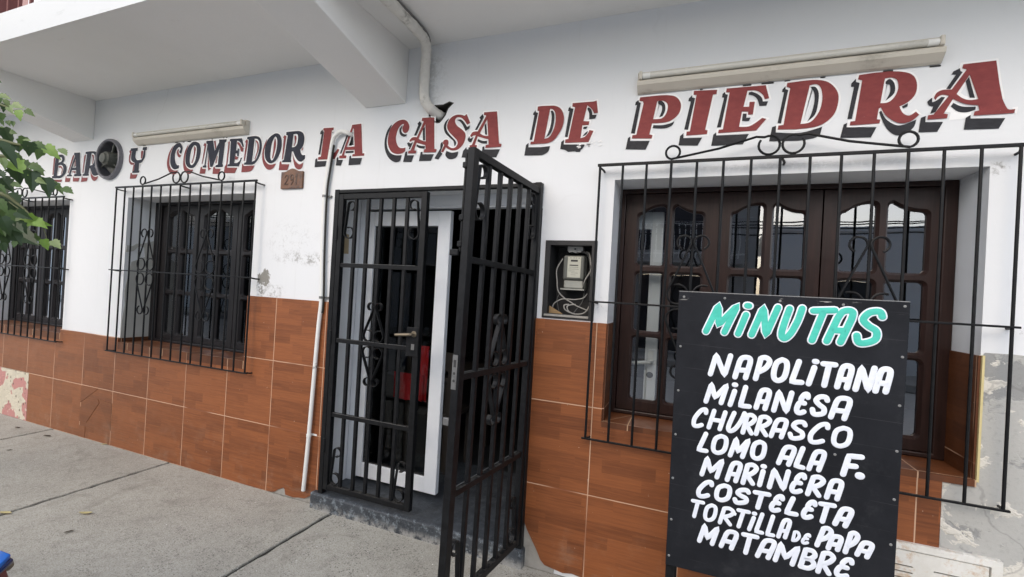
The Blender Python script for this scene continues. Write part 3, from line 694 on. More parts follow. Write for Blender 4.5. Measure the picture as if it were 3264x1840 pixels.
   ['~-3625,4974 ~-3681,4893 ~-3705,4772 ~-3685,4654 ~-3621,4555 ~-3536,4505 ~-3480,4504 ~-3449,4526 -3434,4587 ~-3518,4590 ~-3592,4615 ~-3647,4672 ~-3671,4756 ~-3661,4850 -3606,4976', '~-3462,4950 ~-3491,4906 ~-3471,4843 ~-3421,4816 -3384,4820 -3372,4841 ~-3424,4852 ~-3460,4890 -3443,4961']),
  (['-3163,5029 -2991,5020 -2966,4634 -2934,4629 -2941,4593 -3115,4600 -3111,4638 -3087,4641 -3096,4688 ~-3164,4709 -3223,4728 -3256,4634 -3222,4629 -3225,4596 -3340,4600 -3336,4632 -3305,4637 -3252,4756 ~-3291,4757 -3320,4741 -3331,4760 ~-3301,4791 ~-3263,4800 -3224,4795 -3140,4976 -3145,4988 -3169,4990', '-3111,4949 -3093,4734 ~-3144,4747 -3199,4774'],
   ['-3228,4965 -3191,4995 -3186,4975 -3175,4966 -3237,4816 -3268,4819 -3215,4944', '-3146,4892 -3118,4915 -3104,4747 -3136,4750', '-3364,4729 -3341,4742 -3313,4725 -3274,4738 -3316,4652 -3335,4657 -3326,4685 -3341,4687', '-3222,4706 ~-3163,4686 -3100,4678 -3107,4646 ~-3176,4657 -3224,4683', '-3380,4623 -3355,4630 -3351,4579 -3252,4575 -3285,4491 -3409,4500', '-3158,4609 -3132,4610 -3130,4580 -2969,4572 -3005,4493 -3177,4498']),
  (['-2551,5020 -2498,4911 -2536,4892 ~-2574,4943 ~-2620,4981 ~-2670,4992 ~-2698,4972 ~-2699,4934 ~-2664,4886 ~-2604,4843 ~-2558,4795 ~-2551,4738 ~-2578,4664 ~-2639,4610 ~-2710,4599 ~-2769,4618 -2808,4645 -2840,4585 -2870,4592 -2831,4674 ~-2851,4695 ~-2839,4729 ~-2806,4737 ~-2780,4722 ~-2774,4689 -2783,4663 ~-2734,4632 ~-2683,4632 ~-2653,4669 ~-2660,4714 ~-2714,4769 ~-2772,4824 ~-2804,4878 ~-2801,4936 ~-2764,4991 ~-2701,5021 ~-2636,5021 -2578,5003'],
   ['~-2786,4990 ~-2835,4952 ~-2853,4889 ~-2826,4815 ~-2756,4752 ~-2710,4711 ~-2692,4652 ~-2672,4683 ~-2689,4722 ~-2750,4778 ~-2798,4833 ~-2820,4886 ~-2812,4937', '-2676,4961 ~-2631,4935 ~-2592,4887 -2556,4821 -2505,4848 -2501,4882 -2538,4867 ~-2580,4924 ~-2625,4963', '-2860,4718 -2855,4695 -2846,4675 -2876,4593 -2851,4572 -2902,4503 -2958,4519 -2884,4638 ~-2884,4690', '-2797,4601 ~-2723,4574 -2637,4584 ~-2648,4528 ~-2696,4499 ~-2762,4502 ~-2809,4550']),
  (['-2325,5021 -2162,5016 -2114,4643 -2082,4637 -2087,4604 -2285,4604 -2280,4637 -2245,4641 -2253,4703 ~-2323,4722 -2390,4745 -2422,4647 -2394,4642 -2396,4614 -2490,4617 -2489,4647 -2461,4650 -2415,4760 ~-2450,4757 -2475,4738 -2489,4762 ~-2466,4795 ~-2432,4805 -2394,4804 -2298,4974 -2302,4984 -2326,4987', '-2282,4934 -2256,4742 ~-2311,4749 -2365,4778'],
   ['-2383,4964 -2344,5004 -2333,4978 -2326,4977 -2405,4822 -2433,4824 -2368,4944', '-2312,4871 -2291,4893 -2271,4755 -2298,4761', '-2522,4723 ~-2499,4753 ~-2490,4727 -2446,4742 -2473,4682 -2498,4687 ~-2517,4704', '-2385,4714 ~-2328,4691 -2267,4687 -2268,4653 ~-2333,4660 -2394,4689', '-2324,4616 -2300,4626 -2296,4588 -2100,4577 -2140,4487 -2330,4498', '-2573,4587 -2533,4629 -2525,4603 -2412,4596 -2441,4498 -2589,4509']),
 ]),
 ('DE', 'r', [
  (['-1671,5024 -1633,5026 ~-1543,5021 ~-1474,5014 ~-1414,4983 ~-1377,4927 ~-1363,4856 ~-1377,4772 ~-1421,4691 ~-1472,4633 ~-1539,4609 -1639,4609 -1734,4608 -1731,4638 -1696,4638 -1652,4971 -1673,4978', '-1526,4984 ~-1496,4976 ~-1467,4936 ~-1457,4854 ~-1470,4770 ~-1500,4701 ~-1533,4668 -1574,4659'],
   ['-1724,4937 -1720,4958 -1695,4987 -1692,4965 -1664,4955 -1717,4657 -1746,4661 -1706,4933', '-1786,4606 -1756,4627 -1756,4579 -1616,4571 -1505,4575 ~-1519,4522 -1552,4496 ~-1591,4481 -1661,4481 -1799,4488', '-1520,4964 -1495,4962 ~-1476,4922 ~-1474,4846 ~-1493,4743 -1524,4694 -1556,4679 ~-1527,4746 ~-1508,4830 ~-1507,4911']),
  (['-1277,5023 -1048,5018 -1018,5025 -997,4893 -1038,4890 ~-1066,4940 -1115,4984 -1148,4819 -1084,4810 -1089,4772 -1157,4775 -1170,4638 ~-1124,4651 ~-1089,4690 -1079,4718 -1035,4706 -1081,4590 -1336,4598 -1336,4635 -1303,4639 -1248,4975 -1279,4986'],
   ['-1325,4944 -1319,4974 -1299,4992 -1298,4971 -1264,4963 -1313,4660 -1343,4666 -1310,4940', '-1113,4954 -1100,4962 ~-1071,4936 -1056,4878 -1010,4875 -1024,4836 -1088,4834 ~-1092,4897 -1112,4939', '-1144,4758 -1100,4759 -1115,4733 -1148,4736', '-1152,4653 ~-1122,4692 -1093,4710 ~-1107,4677', '-1380,4613 -1349,4635 -1352,4584 -1115,4567 -1149,4516 -1156,4519 -1167,4493 -1204,4493 -1226,4502 -1252,4501 -1299,4500 -1334,4523 -1354,4529 -1388,4536']),
 ]),
 ('PIEDRA', 'r', [
  (['-575,5013 -451,5013 ~-329,5010 ~-239,4988 ~-192,4939 ~-177,4881 ~-194,4813 ~-245,4761 ~-315,4735 -443,4736 -464,4626 -433,4617 -439,4582 -634,4596 -630,4630 -592,4632 -537,4946 -544,4967 -580,4977', '-404,4957 ~-350,4955 ~-310,4925 ~-301,4874 ~-319,4812 ~-359,4777 -435,4778'],
   ['-621,4936 -616,4969 -589,4987 -585,4967 -565,4957 -608,4644 -647,4651 -602,4938', '-399,4953 ~-369,4960 ~-331,4921 ~-324,4857 -346,4802 -378,4792 ~-357,4854 ~-360,4905 -394,4927', '-429,4719 ~-350,4710 ~-272,4722 -233,4740 ~-253,4699 ~-324,4676 -437,4688', '-674,4605 -650,4619 -650,4573 -458,4561 -493,4474 -692,4489']),
  (['-65,5023 142,5012 139,4970 108,4969 54,4631 77,4626 73,4589 -115,4588 -112,4627 -83,4628 -40,4981 -67,4985'],
   ['-112,4928 -108,4955 -78,4985 -79,4961 -51,4951 -101,4644 -136,4651 -89,4922', '-171,4589 -140,4616 -139,4566 32,4560 -6,4484 -181,4497']),
  (['225,5015 554,5009 588,4884 552,4879 ~532,4925 ~477,4967 405,4974 378,4825 425,4820 427,4866 471,4863 460,4744 419,4747 420,4775 367,4781 349,4638 ~430,4635 ~491,4668 539,4706 574,4694 495,4592 171,4591 175,4623 211,4625 253,4973 221,4977'],
   ['188,4934 192,4967 213,4985 217,4963 239,4955 193,4648 158,4648 207,4929', '417,4958 441,4962 ~489,4936 ~528,4896 537,4860 581,4857 568,4818 510,4821 ~492,4882 ~458,4921 415,4936', '376,4762 408,4759 407,4719 442,4718 430,4687 371,4693', '130,4582 154,4601 157,4570 436,4565 389,4470 116,4474']),
  (['728,5010 832,5014 ~951,5012 ~1046,4980 ~1110,4904 ~1129,4820 ~1108,4704 ~1046,4627 ~962,4588 819,4578 670,4587 674,4623 715,4626 753,4960 724,4975', '905,4968 ~960,4971 ~994,4926 ~1007,4832 ~987,4724 ~928,4637 848,4623'],
   ['689,4931 692,4955 715,4983 717,4955 739,4945 694,4642 667,4649 706,4929', '910,4954 ~950,4949 ~978,4891 ~976,4789 ~957,4699 900,4641 ~929,4711 ~948,4820 ~940,4904', '625,4614 656,4624 657,4562 ~853,4545 1017,4586 1004,4511 ~951,4487 840,4474 606,4484']),
  (['1271,5017 ~1403,5023 ~1546,5014 ~1638,4977 ~1675,4903 ~1669,4808 ~1620,4744 1565,4714 ~1588,4660 ~1617,4635 ~1645,4633 1679,4660 1702,4631 ~1654,4585 ~1592,4568 ~1528,4595 ~1469,4653 1437,4718 1423,4710 1413,4618 1438,4613 1432,4581 1221,4580 1225,4614 1259,4616 1294,4967 1264,4979', '1455,4964 ~1505,4966 ~1542,4936 ~1550,4865 ~1527,4797 ~1486,4757 1432,4754'],
   ['1216,4921 1218,4951 1250,4988 1251,4959 1278,4947 1235,4638 1202,4639 1238,4917', '1462,4938 ~1491,4958 ~1525,4911 ~1526,4832 1467,4771 ~1496,4844 ~1492,4906 1463,4917', '1177,4593 1202,4605 1199,4567 1415,4552 1379,4465 1156,4477', '1428,4679 1442,4691 ~1477,4617 ~1543,4561 ~1600,4557 1685,4593 ~1670,4531 ~1617,4479 ~1554,4471 ~1496,4519 ~1453,4602', '1583,4713 1624,4738 1621,4709 1590,4696']),
  (['1971,5019 2175,5023 2200,4842 2224,4709 ~2251,4640 ~2270,4622 2303,4623 2299,4591 2052,4593 2057,4625 2086,4631 2078,4675 ~2010,4688 ~1957,4715 1917,4742 1862,4626 1890,4619 1885,4586 1757,4586 1761,4621 1796,4624 1890,4771 ~1849,4783 ~1817,4767 1806,4743 1793,4761 ~1809,4802 ~1848,4823 1906,4820 1993,4970 1989,4978 1966,4986', '2015,4927 2076,4724 ~2022,4722 ~1976,4742 1938,4780'],
   ['1901,4945 1911,4969 1953,4991 1957,4966 1971,4956 1897,4825 1871,4831 1929,4940', '1993,4879 2013,4913 2056,4738 2024,4741', '1751,4735 ~1783,4766 ~1785,4728 ~1824,4749 1843,4767 1867,4762 1808,4644 1775,4634 1793,4693 ~1765,4704', '1922,4710 ~1978,4675 2065,4665 2063,4642 ~2013,4625 ~1954,4635 1906,4682', '1715,4605 1747,4618 1746,4567 1862,4559 1828,4480 1703,4484', '2005,4580 2035,4601 2036,4572 2248,4557 2211,4476 1996,4484']),
 ]),
]
MENU = [  # per line: style, then letter, bottom left, bottom right, top left (and dot), half millimetres on the panel
 ('T', 'M 216,1937 349,1941 299,2153|i 446,1936 470,1935 495,2089 506,2159|N 540,1937 636,1942 612,2153|U 727,1931 808,1938 784,2154|T 872,1924 1003,1936 937,2148|A 1030,1932 1114,1932 1108,2159|S 1201,1935 1325,1946 1236,2158'),
 ('', 'N 264,1601 366,1603 300,1758|A 440,1598 514,1600 475,1755|P 583,1602 647,1606 613,1766|O 696,1601 777,1611 714,1761|L 823,1608 887,1610 864,1764|i 932,1606 953,1605 963,1730 969,1775|T 993,1607 1067,1607 1017,1764|A 1109,1606 1168,1605 1138,1762|N 1220,1602 1295,1602 1250,1765|A 1337,1605 1396,1607 1364,1763'),
 ('', 'M 242,1379 352,1382 277,1524|i 416,1377 440,1377 444,1488 444,1537|L 488,1380 550,1382 519,1528|A 597,1380 657,1380 628,1522|N 716,1377 799,1377 745,1524|E 860,1383 909,1383 886,1527|S 960,1388 1038,1387 981,1521|A 1081,1381 1163,1381 1118,1526'),
 ('', 'C 149,1169 219,1176 184,1308|H 272,1175 352,1174 306,1313|U 401,1172 473,1180 449,1317|R 515,1174 574,1177 541,1314|R 606,1179 673,1180 635,1315|A 707,1179 775,1181 743,1312|S 828,1186 913,1191 844,1311|C 949,1175 1039,1187 983,1314|O 1101,1173 1196,1186 1115,1307'),
 ('', 'L 206,985 263,985 255,1121|O 306,979 395,992 321,1115|M 435,982 521,985 473,1120|O 583,986 661,994 597,1118|A 766,984 832,984 806,1115|L 879,983 925,979 919,1122|A 963,977 1025,980 1000,1114'),
 ('', 'F 1175,979 1249,984 1204,1117|. 1271,987 1291,988 1272,1013'),
 ('', 'M 239,793 349,791 274,933|A 423,786 483,788 458,927|R 534,785 601,792 562,930|i 648,792 668,793 668,901 670,939|N 714,789 807,792 741,928|E 857,787 915,793 882,920|R 964,790 1034,793 996,924|A 1083,791 1147,792 1112,922'),
 ('', 'C 211,611 292,626 240,731|O 348,611 439,627 361,729|S 482,620 567,632 495,723|T 598,616 691,617 622,730|E 730,619 781,621 756,733|L 835,620 898,622 874,736|E 940,612 991,618 964,733|T 1024,607 1106,610 1050,736'),
 ('', 'A 1143,610 1205,609 1184,731'),
 ('', "T 161,445 237,445 184,568|O 273,433 344,446 289,556|R 387,439 460,440 415,561|T 484,439 556,439 514,567|i 594,435 615,437 622,532 625,565|L 641,430 682,430 678,571|L 717,426 757,429 750,571|A 791,428 835,432 823,562|' 492,525 504,527 495,534"),
 ('s', 'D 886,422 921,428 896,490|E 946,419 979,424 959,486'),
 ('', 'P 1040,427 1093,428 1077,562|A 1110,422 1167,425 1134,517|P 1214,421 1259,427 1243,565|A 1285,422 1343,418 1318,519'),
 ('', 'M 246,258 340,257 281,393|A 405,257 478,256 445,385|T 532,249 624,250 558,387|A 659,246 731,249 705,380|M 779,246 891,243 812,381|B 944,242 1017,239 973,377|R 1055,234 1123,237 1085,381|E 1163,239 1227,241 1195,370'),
]

# ---------------------------------------------------------------- ground
SJ = [-9.4, -6.965, -5.318, -3.712, -2.067, -0.425, 1.22, 2.9, 4.6]
g = MB()
g.add([(-60, -60, -0.16), (60, -60, -0.16), (60, 40, -0.16), (-60, 40, -0.16)], [(0, 1, 2, 3)])
struct(g.build("ground", MT["asphalt"]))
mb = MB()
rnd = random.Random(3)
for a, b in zip(SJ[:-1], SJ[1:]):
    def wob(x, ys, s):
        return [(x + s * (0.0095 + abs(rnd.gauss(0, 0.006))), y) for y in ys]
    ys = [-3.3 + 3.3 * k / 90 for k in range(91)]
    r_ = wob(b, ys, -1)
    l_ = wob(a, ys[::-1], 1)
    o = [Vector(p) for p in r_ + l_]
    mb.plate(o, [], 0.0, -0.15, P=lambda u, v, w: Vector((u, v, w)))
struct(mb.build("sidewalk", MT["concrete"], bevel=0.004, seg=1))
mb = MB()
mb.box(-9.4, 4.6, -3.29, 0.0, -0.155, -0.012)
struct(mb.build("sidewalk_joint_bed", MT["grime_and_shade"]))
struct(MB().box(-30, 30, -3.46, -3.305, -0.155, 0.0).build("kerb", MT["kerb"], bevel=0.02))
struct(MB().box(-30, 30, -10.6, -8.9, -0.155, 0.0).build("opposite_sidewalk", MT["kerb"], bevel=0.02))

# ---------------------------------------------------------------- the restaurant building
B = thing("restaurant_building", "white painted bar with brown tiles, barred timber windows and its name painted above", "building")
WT = 0.28
WIN = [(-0.392, 1.087), (-4.446, -2.967), (-6.78, -5.30)]
hose_hole = loop_pts("-1531,2522 -1500,2490 ~-1462,2480 -1425,2520 -1408,2560 -1378,2585 -1398,2592 -1440,2578 -1500,2580 -1528,2560", 0.001)
holes = [rect(a, b, 0.84, 2.09) for a, b in WIN] + [rect(-2.19, -0.775, 0.0, 2.085), rect(-0.728, -0.478, 1.366, 1.757), circ(-4.72, 2.425, 0.160), hose_hole]
MB().plate(rect(-9.4, 4.6, -0.14, 2.975), holes, 0.0, WT).build("wall", MT["wall"], B)
MB().box(-9.4, 4.6, 0.0, 0.3, 3.151, 6.2).build("upper_wall", MT["pinkupper"], B)
cs = MB()
cs.add([(-9.4, -0.83, 2.962), (4.6, -0.83, 2.950), (4.6, 0.3, 2.950), (-9.4, 0.3, 2.972), (-9.4, -0.83, 3.151), (4.6, -0.83, 3.151), (4.6, 0.3, 3.151), (-9.4, 0.3, 3.151)],
       [(0, 1, 2, 3)], 0)
cs.add([(-9.4, -0.83, 2.962), (4.6, -0.83, 2.950), (4.6, -0.83, 3.151), (-9.4, -0.83, 3.151), (-9.4, 0.3, 3.151), (4.6, 0.3, 3.151), (4.6, 0.3, 2.95), (-9.4, 0.3, 2.972)],
       [(0, 1, 2, 3), (3, 2, 5, 4), (4, 5, 6, 7)], 1)
cs.build("canopy_slab", [MT["ceil"], MT["fascia"]], B)
for x0, x1 in ((-2.016, -1.706), (-5.31, -4.992)):
    b = MB()
    b.add([(x, y, z) for x in (x0, x1) for y, z in ((0.0, 2.615), (-0.829, 2.808), (-0.829, 2.985), (0.0, 2.985))],
          [(0, 1, 2, 3), (7, 6, 5, 4), (0, 4, 5, 1), (1, 5, 6, 2), (2, 6, 7, 3), (3, 7, 4, 0)])
    b.build("beam", MT["ceil"], B, bevel=0.006)
# balcony front above the canopy
ir = MB()
ir.bar((-9, -0.70, 3.25), (4.5, -0.70, 3.25), 0.04, 0.04)
ir.bar((-9, -0.70, 4.1), (4.5, -0.70, 4.1), 0.05, 0.05)
for k in range(90):
    ir.bar((-9 + 0.15 * k, -0.70, 3.152), (-9 + 0.15 * k, -0.70, 4.09), 0.018, 0.018, up=(0, 1, 0))
ir.build("balcony_railing", MT["brick"], B)
for k, x in enumerate((-7.4, -4.9, -2.4, 0.1)):
    MB().box(x - 0.11, x + 0.11, -0.80, -0.60, 3.151, 4.2).build("balcony_pillar", MT["brick"], B, bevel=0.01)
MB().box(-6.2, -4.6, -0.012, 0.0, 3.152, 5.2).build("balcony_door", MT["alu"], B)

# tiles, plaster patches
tl = [(-9.4, 0.455), (-5.775, 0.455), (-5.775, 0.0), (-2.70, 0.0), (-2.628, 0.004), (-2.60, 0.010), (-2.565, 0.034), (-2.52, 0.055), (-2.508, 0.046), (-2.50, 0.012), (-2.43, 0.008), (-2.38, 0.018), (-2.33, 0.022), (-2.29, 0.045), (-2.25, 0.075), (-2.195, 0.088), (-2.195, 1.345), (-2.967, 1.345), (-2.967, 0.815), (-4.446, 0.815), (-4.446, 0.908), (-5.30, 0.908), (-5.30, 0.815), (-6.78, 0.815), (-6.78, 0.908), (-9.4, 0.908)]
tr = [(-0.775, 1.345), (-0.775, 0.232), (-0.760, 0.20), (-0.735, 0.16), (-0.70, 0.105), (-0.674, 0.055), (-0.650, 0.035), (-0.55, 0.02), (-0.50, 0.03), (-0.42, 0.02), (0.55, 0.02), (0.55, 0.549), (0.983, 0.549), (0.983, 0.815), (-0.392, 0.815), (-0.392, 1.345)]
c = MB()
for poly in (tl, tr):
    c.plate(V2(*poly), [], -0.012, 0.0)
c.build("tile_cladding", MT["tile"], B)
# herringbone cut tile set into the lower course
hb = MB()
X0, X1 = -4.922, -4.474
for k, pts in enumerate(([(X0, 0.10), (X0 + 0.09, 0.10), (X0 + 0.09, 0.0), (X0, 0.0)], [(X0, 0.135), (X0 + 0.10, 0.135), (X0 + 0.27, 0.33), (X0 + 0.25, 0.36), (X0, 0.26)],
                         [(X0, 0.30), (X0 + 0.24, 0.445), (X0, 0.445)], [(X0 + 0.29, 0.31), (X1, 0.12), (X1, 0.35), (X0 + 0.28, 0.36)])):
    hb.plate(V2(*pts), [], -0.0145, -0.012)
hb.build("cut_tile", MT["tile_cut"], B)
wv = random.Random(5)
top = [(4.6 - 3.5 * k / 40, 1.337 + wv.uniform(-0.012, 0.012)) for k in range(41)]
MB().plate(V2((0.987, 0.0), (4.6, 0.0), *top, (1.094, 1.335), (1.094, 0.832), (0.987, 0.815)), [], -0.005, 0.0).build("bare_plaster", MT["plaster"], B)
MB().plate(V2((-0.775, 0.0), (-0.60, 0.0), (-0.60, 0.06), (-0.775, 0.28)), [], -0.006, 0.0).build("cement_patch", MT["cement"], B)
MB().plate(V2((-2.66, 0.0), (-2.195, 0.0), (-2.195, 0.12), (-2.66, 0.08)), [], -0.005, 0.0).build("cement_patch", MT["cement"], B)
MB().plate(V2((-9.4, 0.0), (-5.785, 0.0), (-5.785, 0.448), (-9.4, 0.448)), [], -0.010, 0.0).build("peeling_wall_patch", MT["pinkwall"], B)
MB().box(1.0872, 1.0950, -0.014, 0.0, 0.835, 1.335).build("cream_edge", MT["cream"], B)

# window sills and reveals
for i, (a, b) in enumerate(WIN):
    s = MB()
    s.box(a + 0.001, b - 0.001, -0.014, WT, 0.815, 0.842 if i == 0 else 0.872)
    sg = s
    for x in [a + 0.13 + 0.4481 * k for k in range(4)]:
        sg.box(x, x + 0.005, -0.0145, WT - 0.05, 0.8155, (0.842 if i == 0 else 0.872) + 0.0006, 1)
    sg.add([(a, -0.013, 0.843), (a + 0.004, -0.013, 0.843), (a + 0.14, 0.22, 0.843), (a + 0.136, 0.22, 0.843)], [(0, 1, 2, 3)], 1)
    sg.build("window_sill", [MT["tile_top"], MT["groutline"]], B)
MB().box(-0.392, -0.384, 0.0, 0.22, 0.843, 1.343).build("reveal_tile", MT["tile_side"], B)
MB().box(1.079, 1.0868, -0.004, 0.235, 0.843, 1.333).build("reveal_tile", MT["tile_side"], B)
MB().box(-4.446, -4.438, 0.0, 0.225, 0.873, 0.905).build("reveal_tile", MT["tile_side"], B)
pv = MB()
pv.plate(V2((0.0, 0.906), (0.23, 0.906), (0.23, 1.755), (0.18, 1.735), (0.125, 1.715), (0.08, 1.71), (0.05, 1.685), (0.01, 1.69), (0.006, 1.63), (0.06, 1.645), (0.10, 1.69), (0.14, 1.685), (0.15, 1.60), (0.05, 1.55), (0.03, 1.42), (0.012, 1.30), (0.02, 1.18), (0.004, 1.05)), [],
         -4.4405, -4.446, P=lambda u, v, w: Vector((w, u, v)))
pv.build("bare_reveal_plaster", MT["greyplaster"], B)

# painted name, letter by letter on the facade
WORDS = {}
for word, paint, letters in SIGN:
    m = MB()
    for fills, shades in letters:
        loops = [loop_pts(s) for s in fills]
        ol = [grow(loops[0], 0.0085)] + [grow(l, -0.0075) for l in loops[1:] if abs(area(l)) > 0.0012]
        m.plate(ol[0], ol[1:], -0.0012, None, mi=2)
        m.plate(loops[0], loops[1:], -0.0042, None, mi=0)
        for s in shades:
            m.plate(loop_pts(s), [], -0.0027, None, mi=1)
    if word == 'DE':                                   # flaked paint at the foot of the E
        fr_ = random.Random(2)
        for k in range(26):
            cx_, cz_ = fr_.uniform(-0.600, -0.470), fr_.uniform(2.266, 2.300)
            m.plate([Vector((cx_ + fr_.uniform(0.003, 0.009) * math.cos(a_), cz_ + fr_.uniform(0.002, 0.006) * math.sin(a_))) for a_ in (0.2, 1.3, 2.5, 3.6, 4.9)], [], -0.0036, None, mi=2)
    m.build("painted_word", [MT["navy" if paint == 'n' else "red"], MT["redshade" if paint == 'n' else "shade"], MT["outline"]], B)["label"] = {
        'n': "navy lettering with a dull red drop shade reading %s", 'r': "red lettering with a black drop shade reading %s"}[paint] % word

# timber windows: frame > leaves and panes
def window(a, b, off, mat, dz, jl):
    zb, zt = (0.843 if dz == 0 else 0.873), 2.09
    f = MB()
    f.plate(rect(a + 0.001, b - 0.001, zb, zt - 0.001), [rect(a + jl, b - 0.050, zb + 0.022, zt - 0.026)], 0.212, 0.275)
    fr = f.build("window", mat, B, bevel=0.005)
    for l0, l1, cols in ((-0.355, 0.120, ((-0.286, -0.143), (-0.101, 0.046))), (0.127, 0.577, ((0.184, 0.328), (0.374, 0.511))), (0.584, 1.036, ((0.657, 0.796), (0.843, 0.986)))):
        l0, l1 = max(l0 + off, a + jl + 0.001), min(l1 + off, b - 0.051)
        hf, hb, pn = [], [], MB()
        for ci, (p0, p1) in enumerate(cols):
            p0, p1 = p0 + off, p1 + off
            for z0, z1, arch in ((0.927, 1.272, 0), (1.306, 1.627, 0), (1.670, 1.995, 1)):
                z0, z1 = z0 + dz, z1 + dz
                kw = {} if not arch else (dict(zl=z1 - 0.042, zr=z1) if ci == 0 else dict(zl=z1, zr=z1 - 0.042))
                kf = {k: v + 0.011 for k, v in kw.items()}
                hf.append(rrect(p0 - 0.011, p1 + 0.011, z0 - 0.011, z1 + 0.011, 0.026, **kf))
                hb.append(rrect(p0, p1, z0, z1, 0.020, **kw))
                pn.plate(rrect(p0 - 0.005, p1 + 0.005, z0 - 0.005, z1 + 0.005, 0.02, **{k: v + 0.005 for k, v in kw.items()}), [], 0.252, None)
        lf = MB()
        o = rect(l0, l1, zb + 0.025, zt - 0.029)
        lf.plate(o, hf, 0.226, 0.243, holes_b=hb, back=False)
        lf.plate(o, hb, 0.243, 0.262)
        lo = lf.build("window_leaf", mat, fr)
        pn.build("window_panes", MT["glass" if dz == 0 else "darkglass"], fr)
    return fr
wr = window(WIN[0][0], WIN[0][1], 0.0, MT["frame_red"], 0.0, 0.034)
wm = window(WIN[1][0], WIN[1][1], -4.0, MT["frame_black"], 0.018, 0.085)
wl = window(WIN[2][0], WIN[2][1], -6.375, MT["frame_black"], 0.018, 0.06)
wr["label"] = "dark red brown three leaf window behind the menu board"
wm["label"] = "near black three leaf window beside the tiled wall"

# doorway: step, white aluminium frame, glass leaves, dim room
s = MB().box(-2.245, -0.765, -0.055, 0.9, -0.02, 0.102)
s.build("door_step", MT["step"], B, bevel=0.012)
f = MB()
f.box(-2.188, -2.150, 0.215, 0.275, 0.103, 2.084)
f.box(-0.815, -0.777, 0.215, 0.275, 0.103, 2.084)
f.box(-2.150, -0.815, 0.215, 0.275, 2.000, 2.084)
f.box(-2.150, -0.815, 0.208, 0.216, 2.010, 2.020)
df = f.build("door_frame", MT["alu"], B, bevel=0.003)
def stile_leaf(x0, x1, y0, y1, wl_, wr_):
    m = MB()
    m.box(x0, x0 + wl_, y0, y1, 0.135, 1.985)
    m.box(x1 - wr_, x1, y0, y1, 0.135, 1.985)
    m.box(x0 + wl_, x1 - wr_, y0 + 0.001, y1 - 0.001, 0.135, 0.235)
    m.box(x0 + wl_, x1 - wr_, y0 + 0.001, y1 - 0.001, 1.885, 1.985)
    return m
d1 = stile_leaf(-2.146, -1.470, 0.222, 0.262, 0.075, 0.092).build("glass_door", MT["alu"], B, bevel=0.004)
MB().box(-2.071, -1.562, 0.240, 0.245, 0.235, 1.885).build("glass_pane", MT["doorglass"], d1)
gs = MB()
for q in ((-2.071, -2.064, 0.235, 1.885), (-1.569, -1.562, 0.235, 1.885), (-2.064, -1.569, 0.235, 0.242), (-2.064, -1.569, 1.878, 1.885)):
    gs.box(q[0], q[1], 0.2385, 0.2465, q[2], q[3])
gs.build("glazing_gasket", MT["ink"], d1)
d2 = stile_leaf(-0.800, -0.158, 0.345, 0.385, 0.092, 0.066).build("glass_door", MT["alu"], B, bevel=0.004)
d2["label"] = "white glass door leaf folded back inside behind the right window"
MB().box(-0.708, -0.224, 0.363, 0.368, 0.235, 1.885).build("glass_pane", MT["doorglass"], d2)
h = MB()
h.box(-0.205, -0.178, 0.338, 0.3455, 1.02, 1.19)
h.tube([(-0.19, 0.338, 1.128), (-0.19, 0.305, 1.128), (-0.205, 0.295, 1.127), (-0.30, 0.293, 1.116)], [0.009, 0.009, 0.011, 0.010], 10)
h.build("door_handle", MT["handlewhite"], d2, smooth=True)
k = MB().disc((-0.192, 0.3375, 1.052), (0, 1, 0), [(0.0, -0.004), (0.017, -0.004), (0.019, 0.004)])
k.build("door_keyhole", MT["ink"], d2)
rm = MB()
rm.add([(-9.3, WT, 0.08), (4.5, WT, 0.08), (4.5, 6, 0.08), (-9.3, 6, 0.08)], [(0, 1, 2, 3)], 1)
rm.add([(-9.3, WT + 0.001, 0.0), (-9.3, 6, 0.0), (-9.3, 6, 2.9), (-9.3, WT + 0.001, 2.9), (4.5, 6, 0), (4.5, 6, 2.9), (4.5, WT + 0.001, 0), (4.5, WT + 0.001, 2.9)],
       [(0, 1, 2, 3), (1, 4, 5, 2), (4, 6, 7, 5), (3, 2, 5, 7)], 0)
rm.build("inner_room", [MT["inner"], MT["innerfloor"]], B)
for x in (-2.95, -0.83, 0.0):
    pass

# fan duct and hose hole: inner shade painted in as black linings
MB().disc((-4.72, 0.0, 2.425), (0, 1, 0), [(0.160, 0.002), (0.160, 0.30), (0.0, 0.30)], 32).build("fan_duct", MT["fandark"], B)
hl = MB()
hl.plate(grow(hose_hole, 0.006), [grow(hose_hole, -0.001)], -0.0012, 0.20)
hl.box(-1.56, -1.36, 0.201, 0.22, 2.46, 2.62)
hl.build("hole_shade_lining", MT["grime_and_shade"], B)

# meter niche
n = MB()
n.plate(rect(-0.745, -0.463, 1.352, 1.772), [rect(-0.716, -0.490, 1.376, 1.747)], -0.006, 0.0)
n.plate(rect(-0.7275, -0.4785, 1.3665, 1.7565), [rect(-0.716, -0.490, 1.376, 1.747)], -0.0055, 0.16)
n.add([(-0.728, 0.158, 1.366), (-0.478, 0.158, 1.366), (-0.478, 0.158, 1.757), (-0.728, 0.158, 1.757)], [(0, 1, 2, 3)])
n.build("meter_niche", MT["blackbox"], B)
MB().box(-0.733, -0.489, -0.011, 0.02, 1.362, 1.374).build("niche_ledge", MT["cement"], B, bevel=0.002)

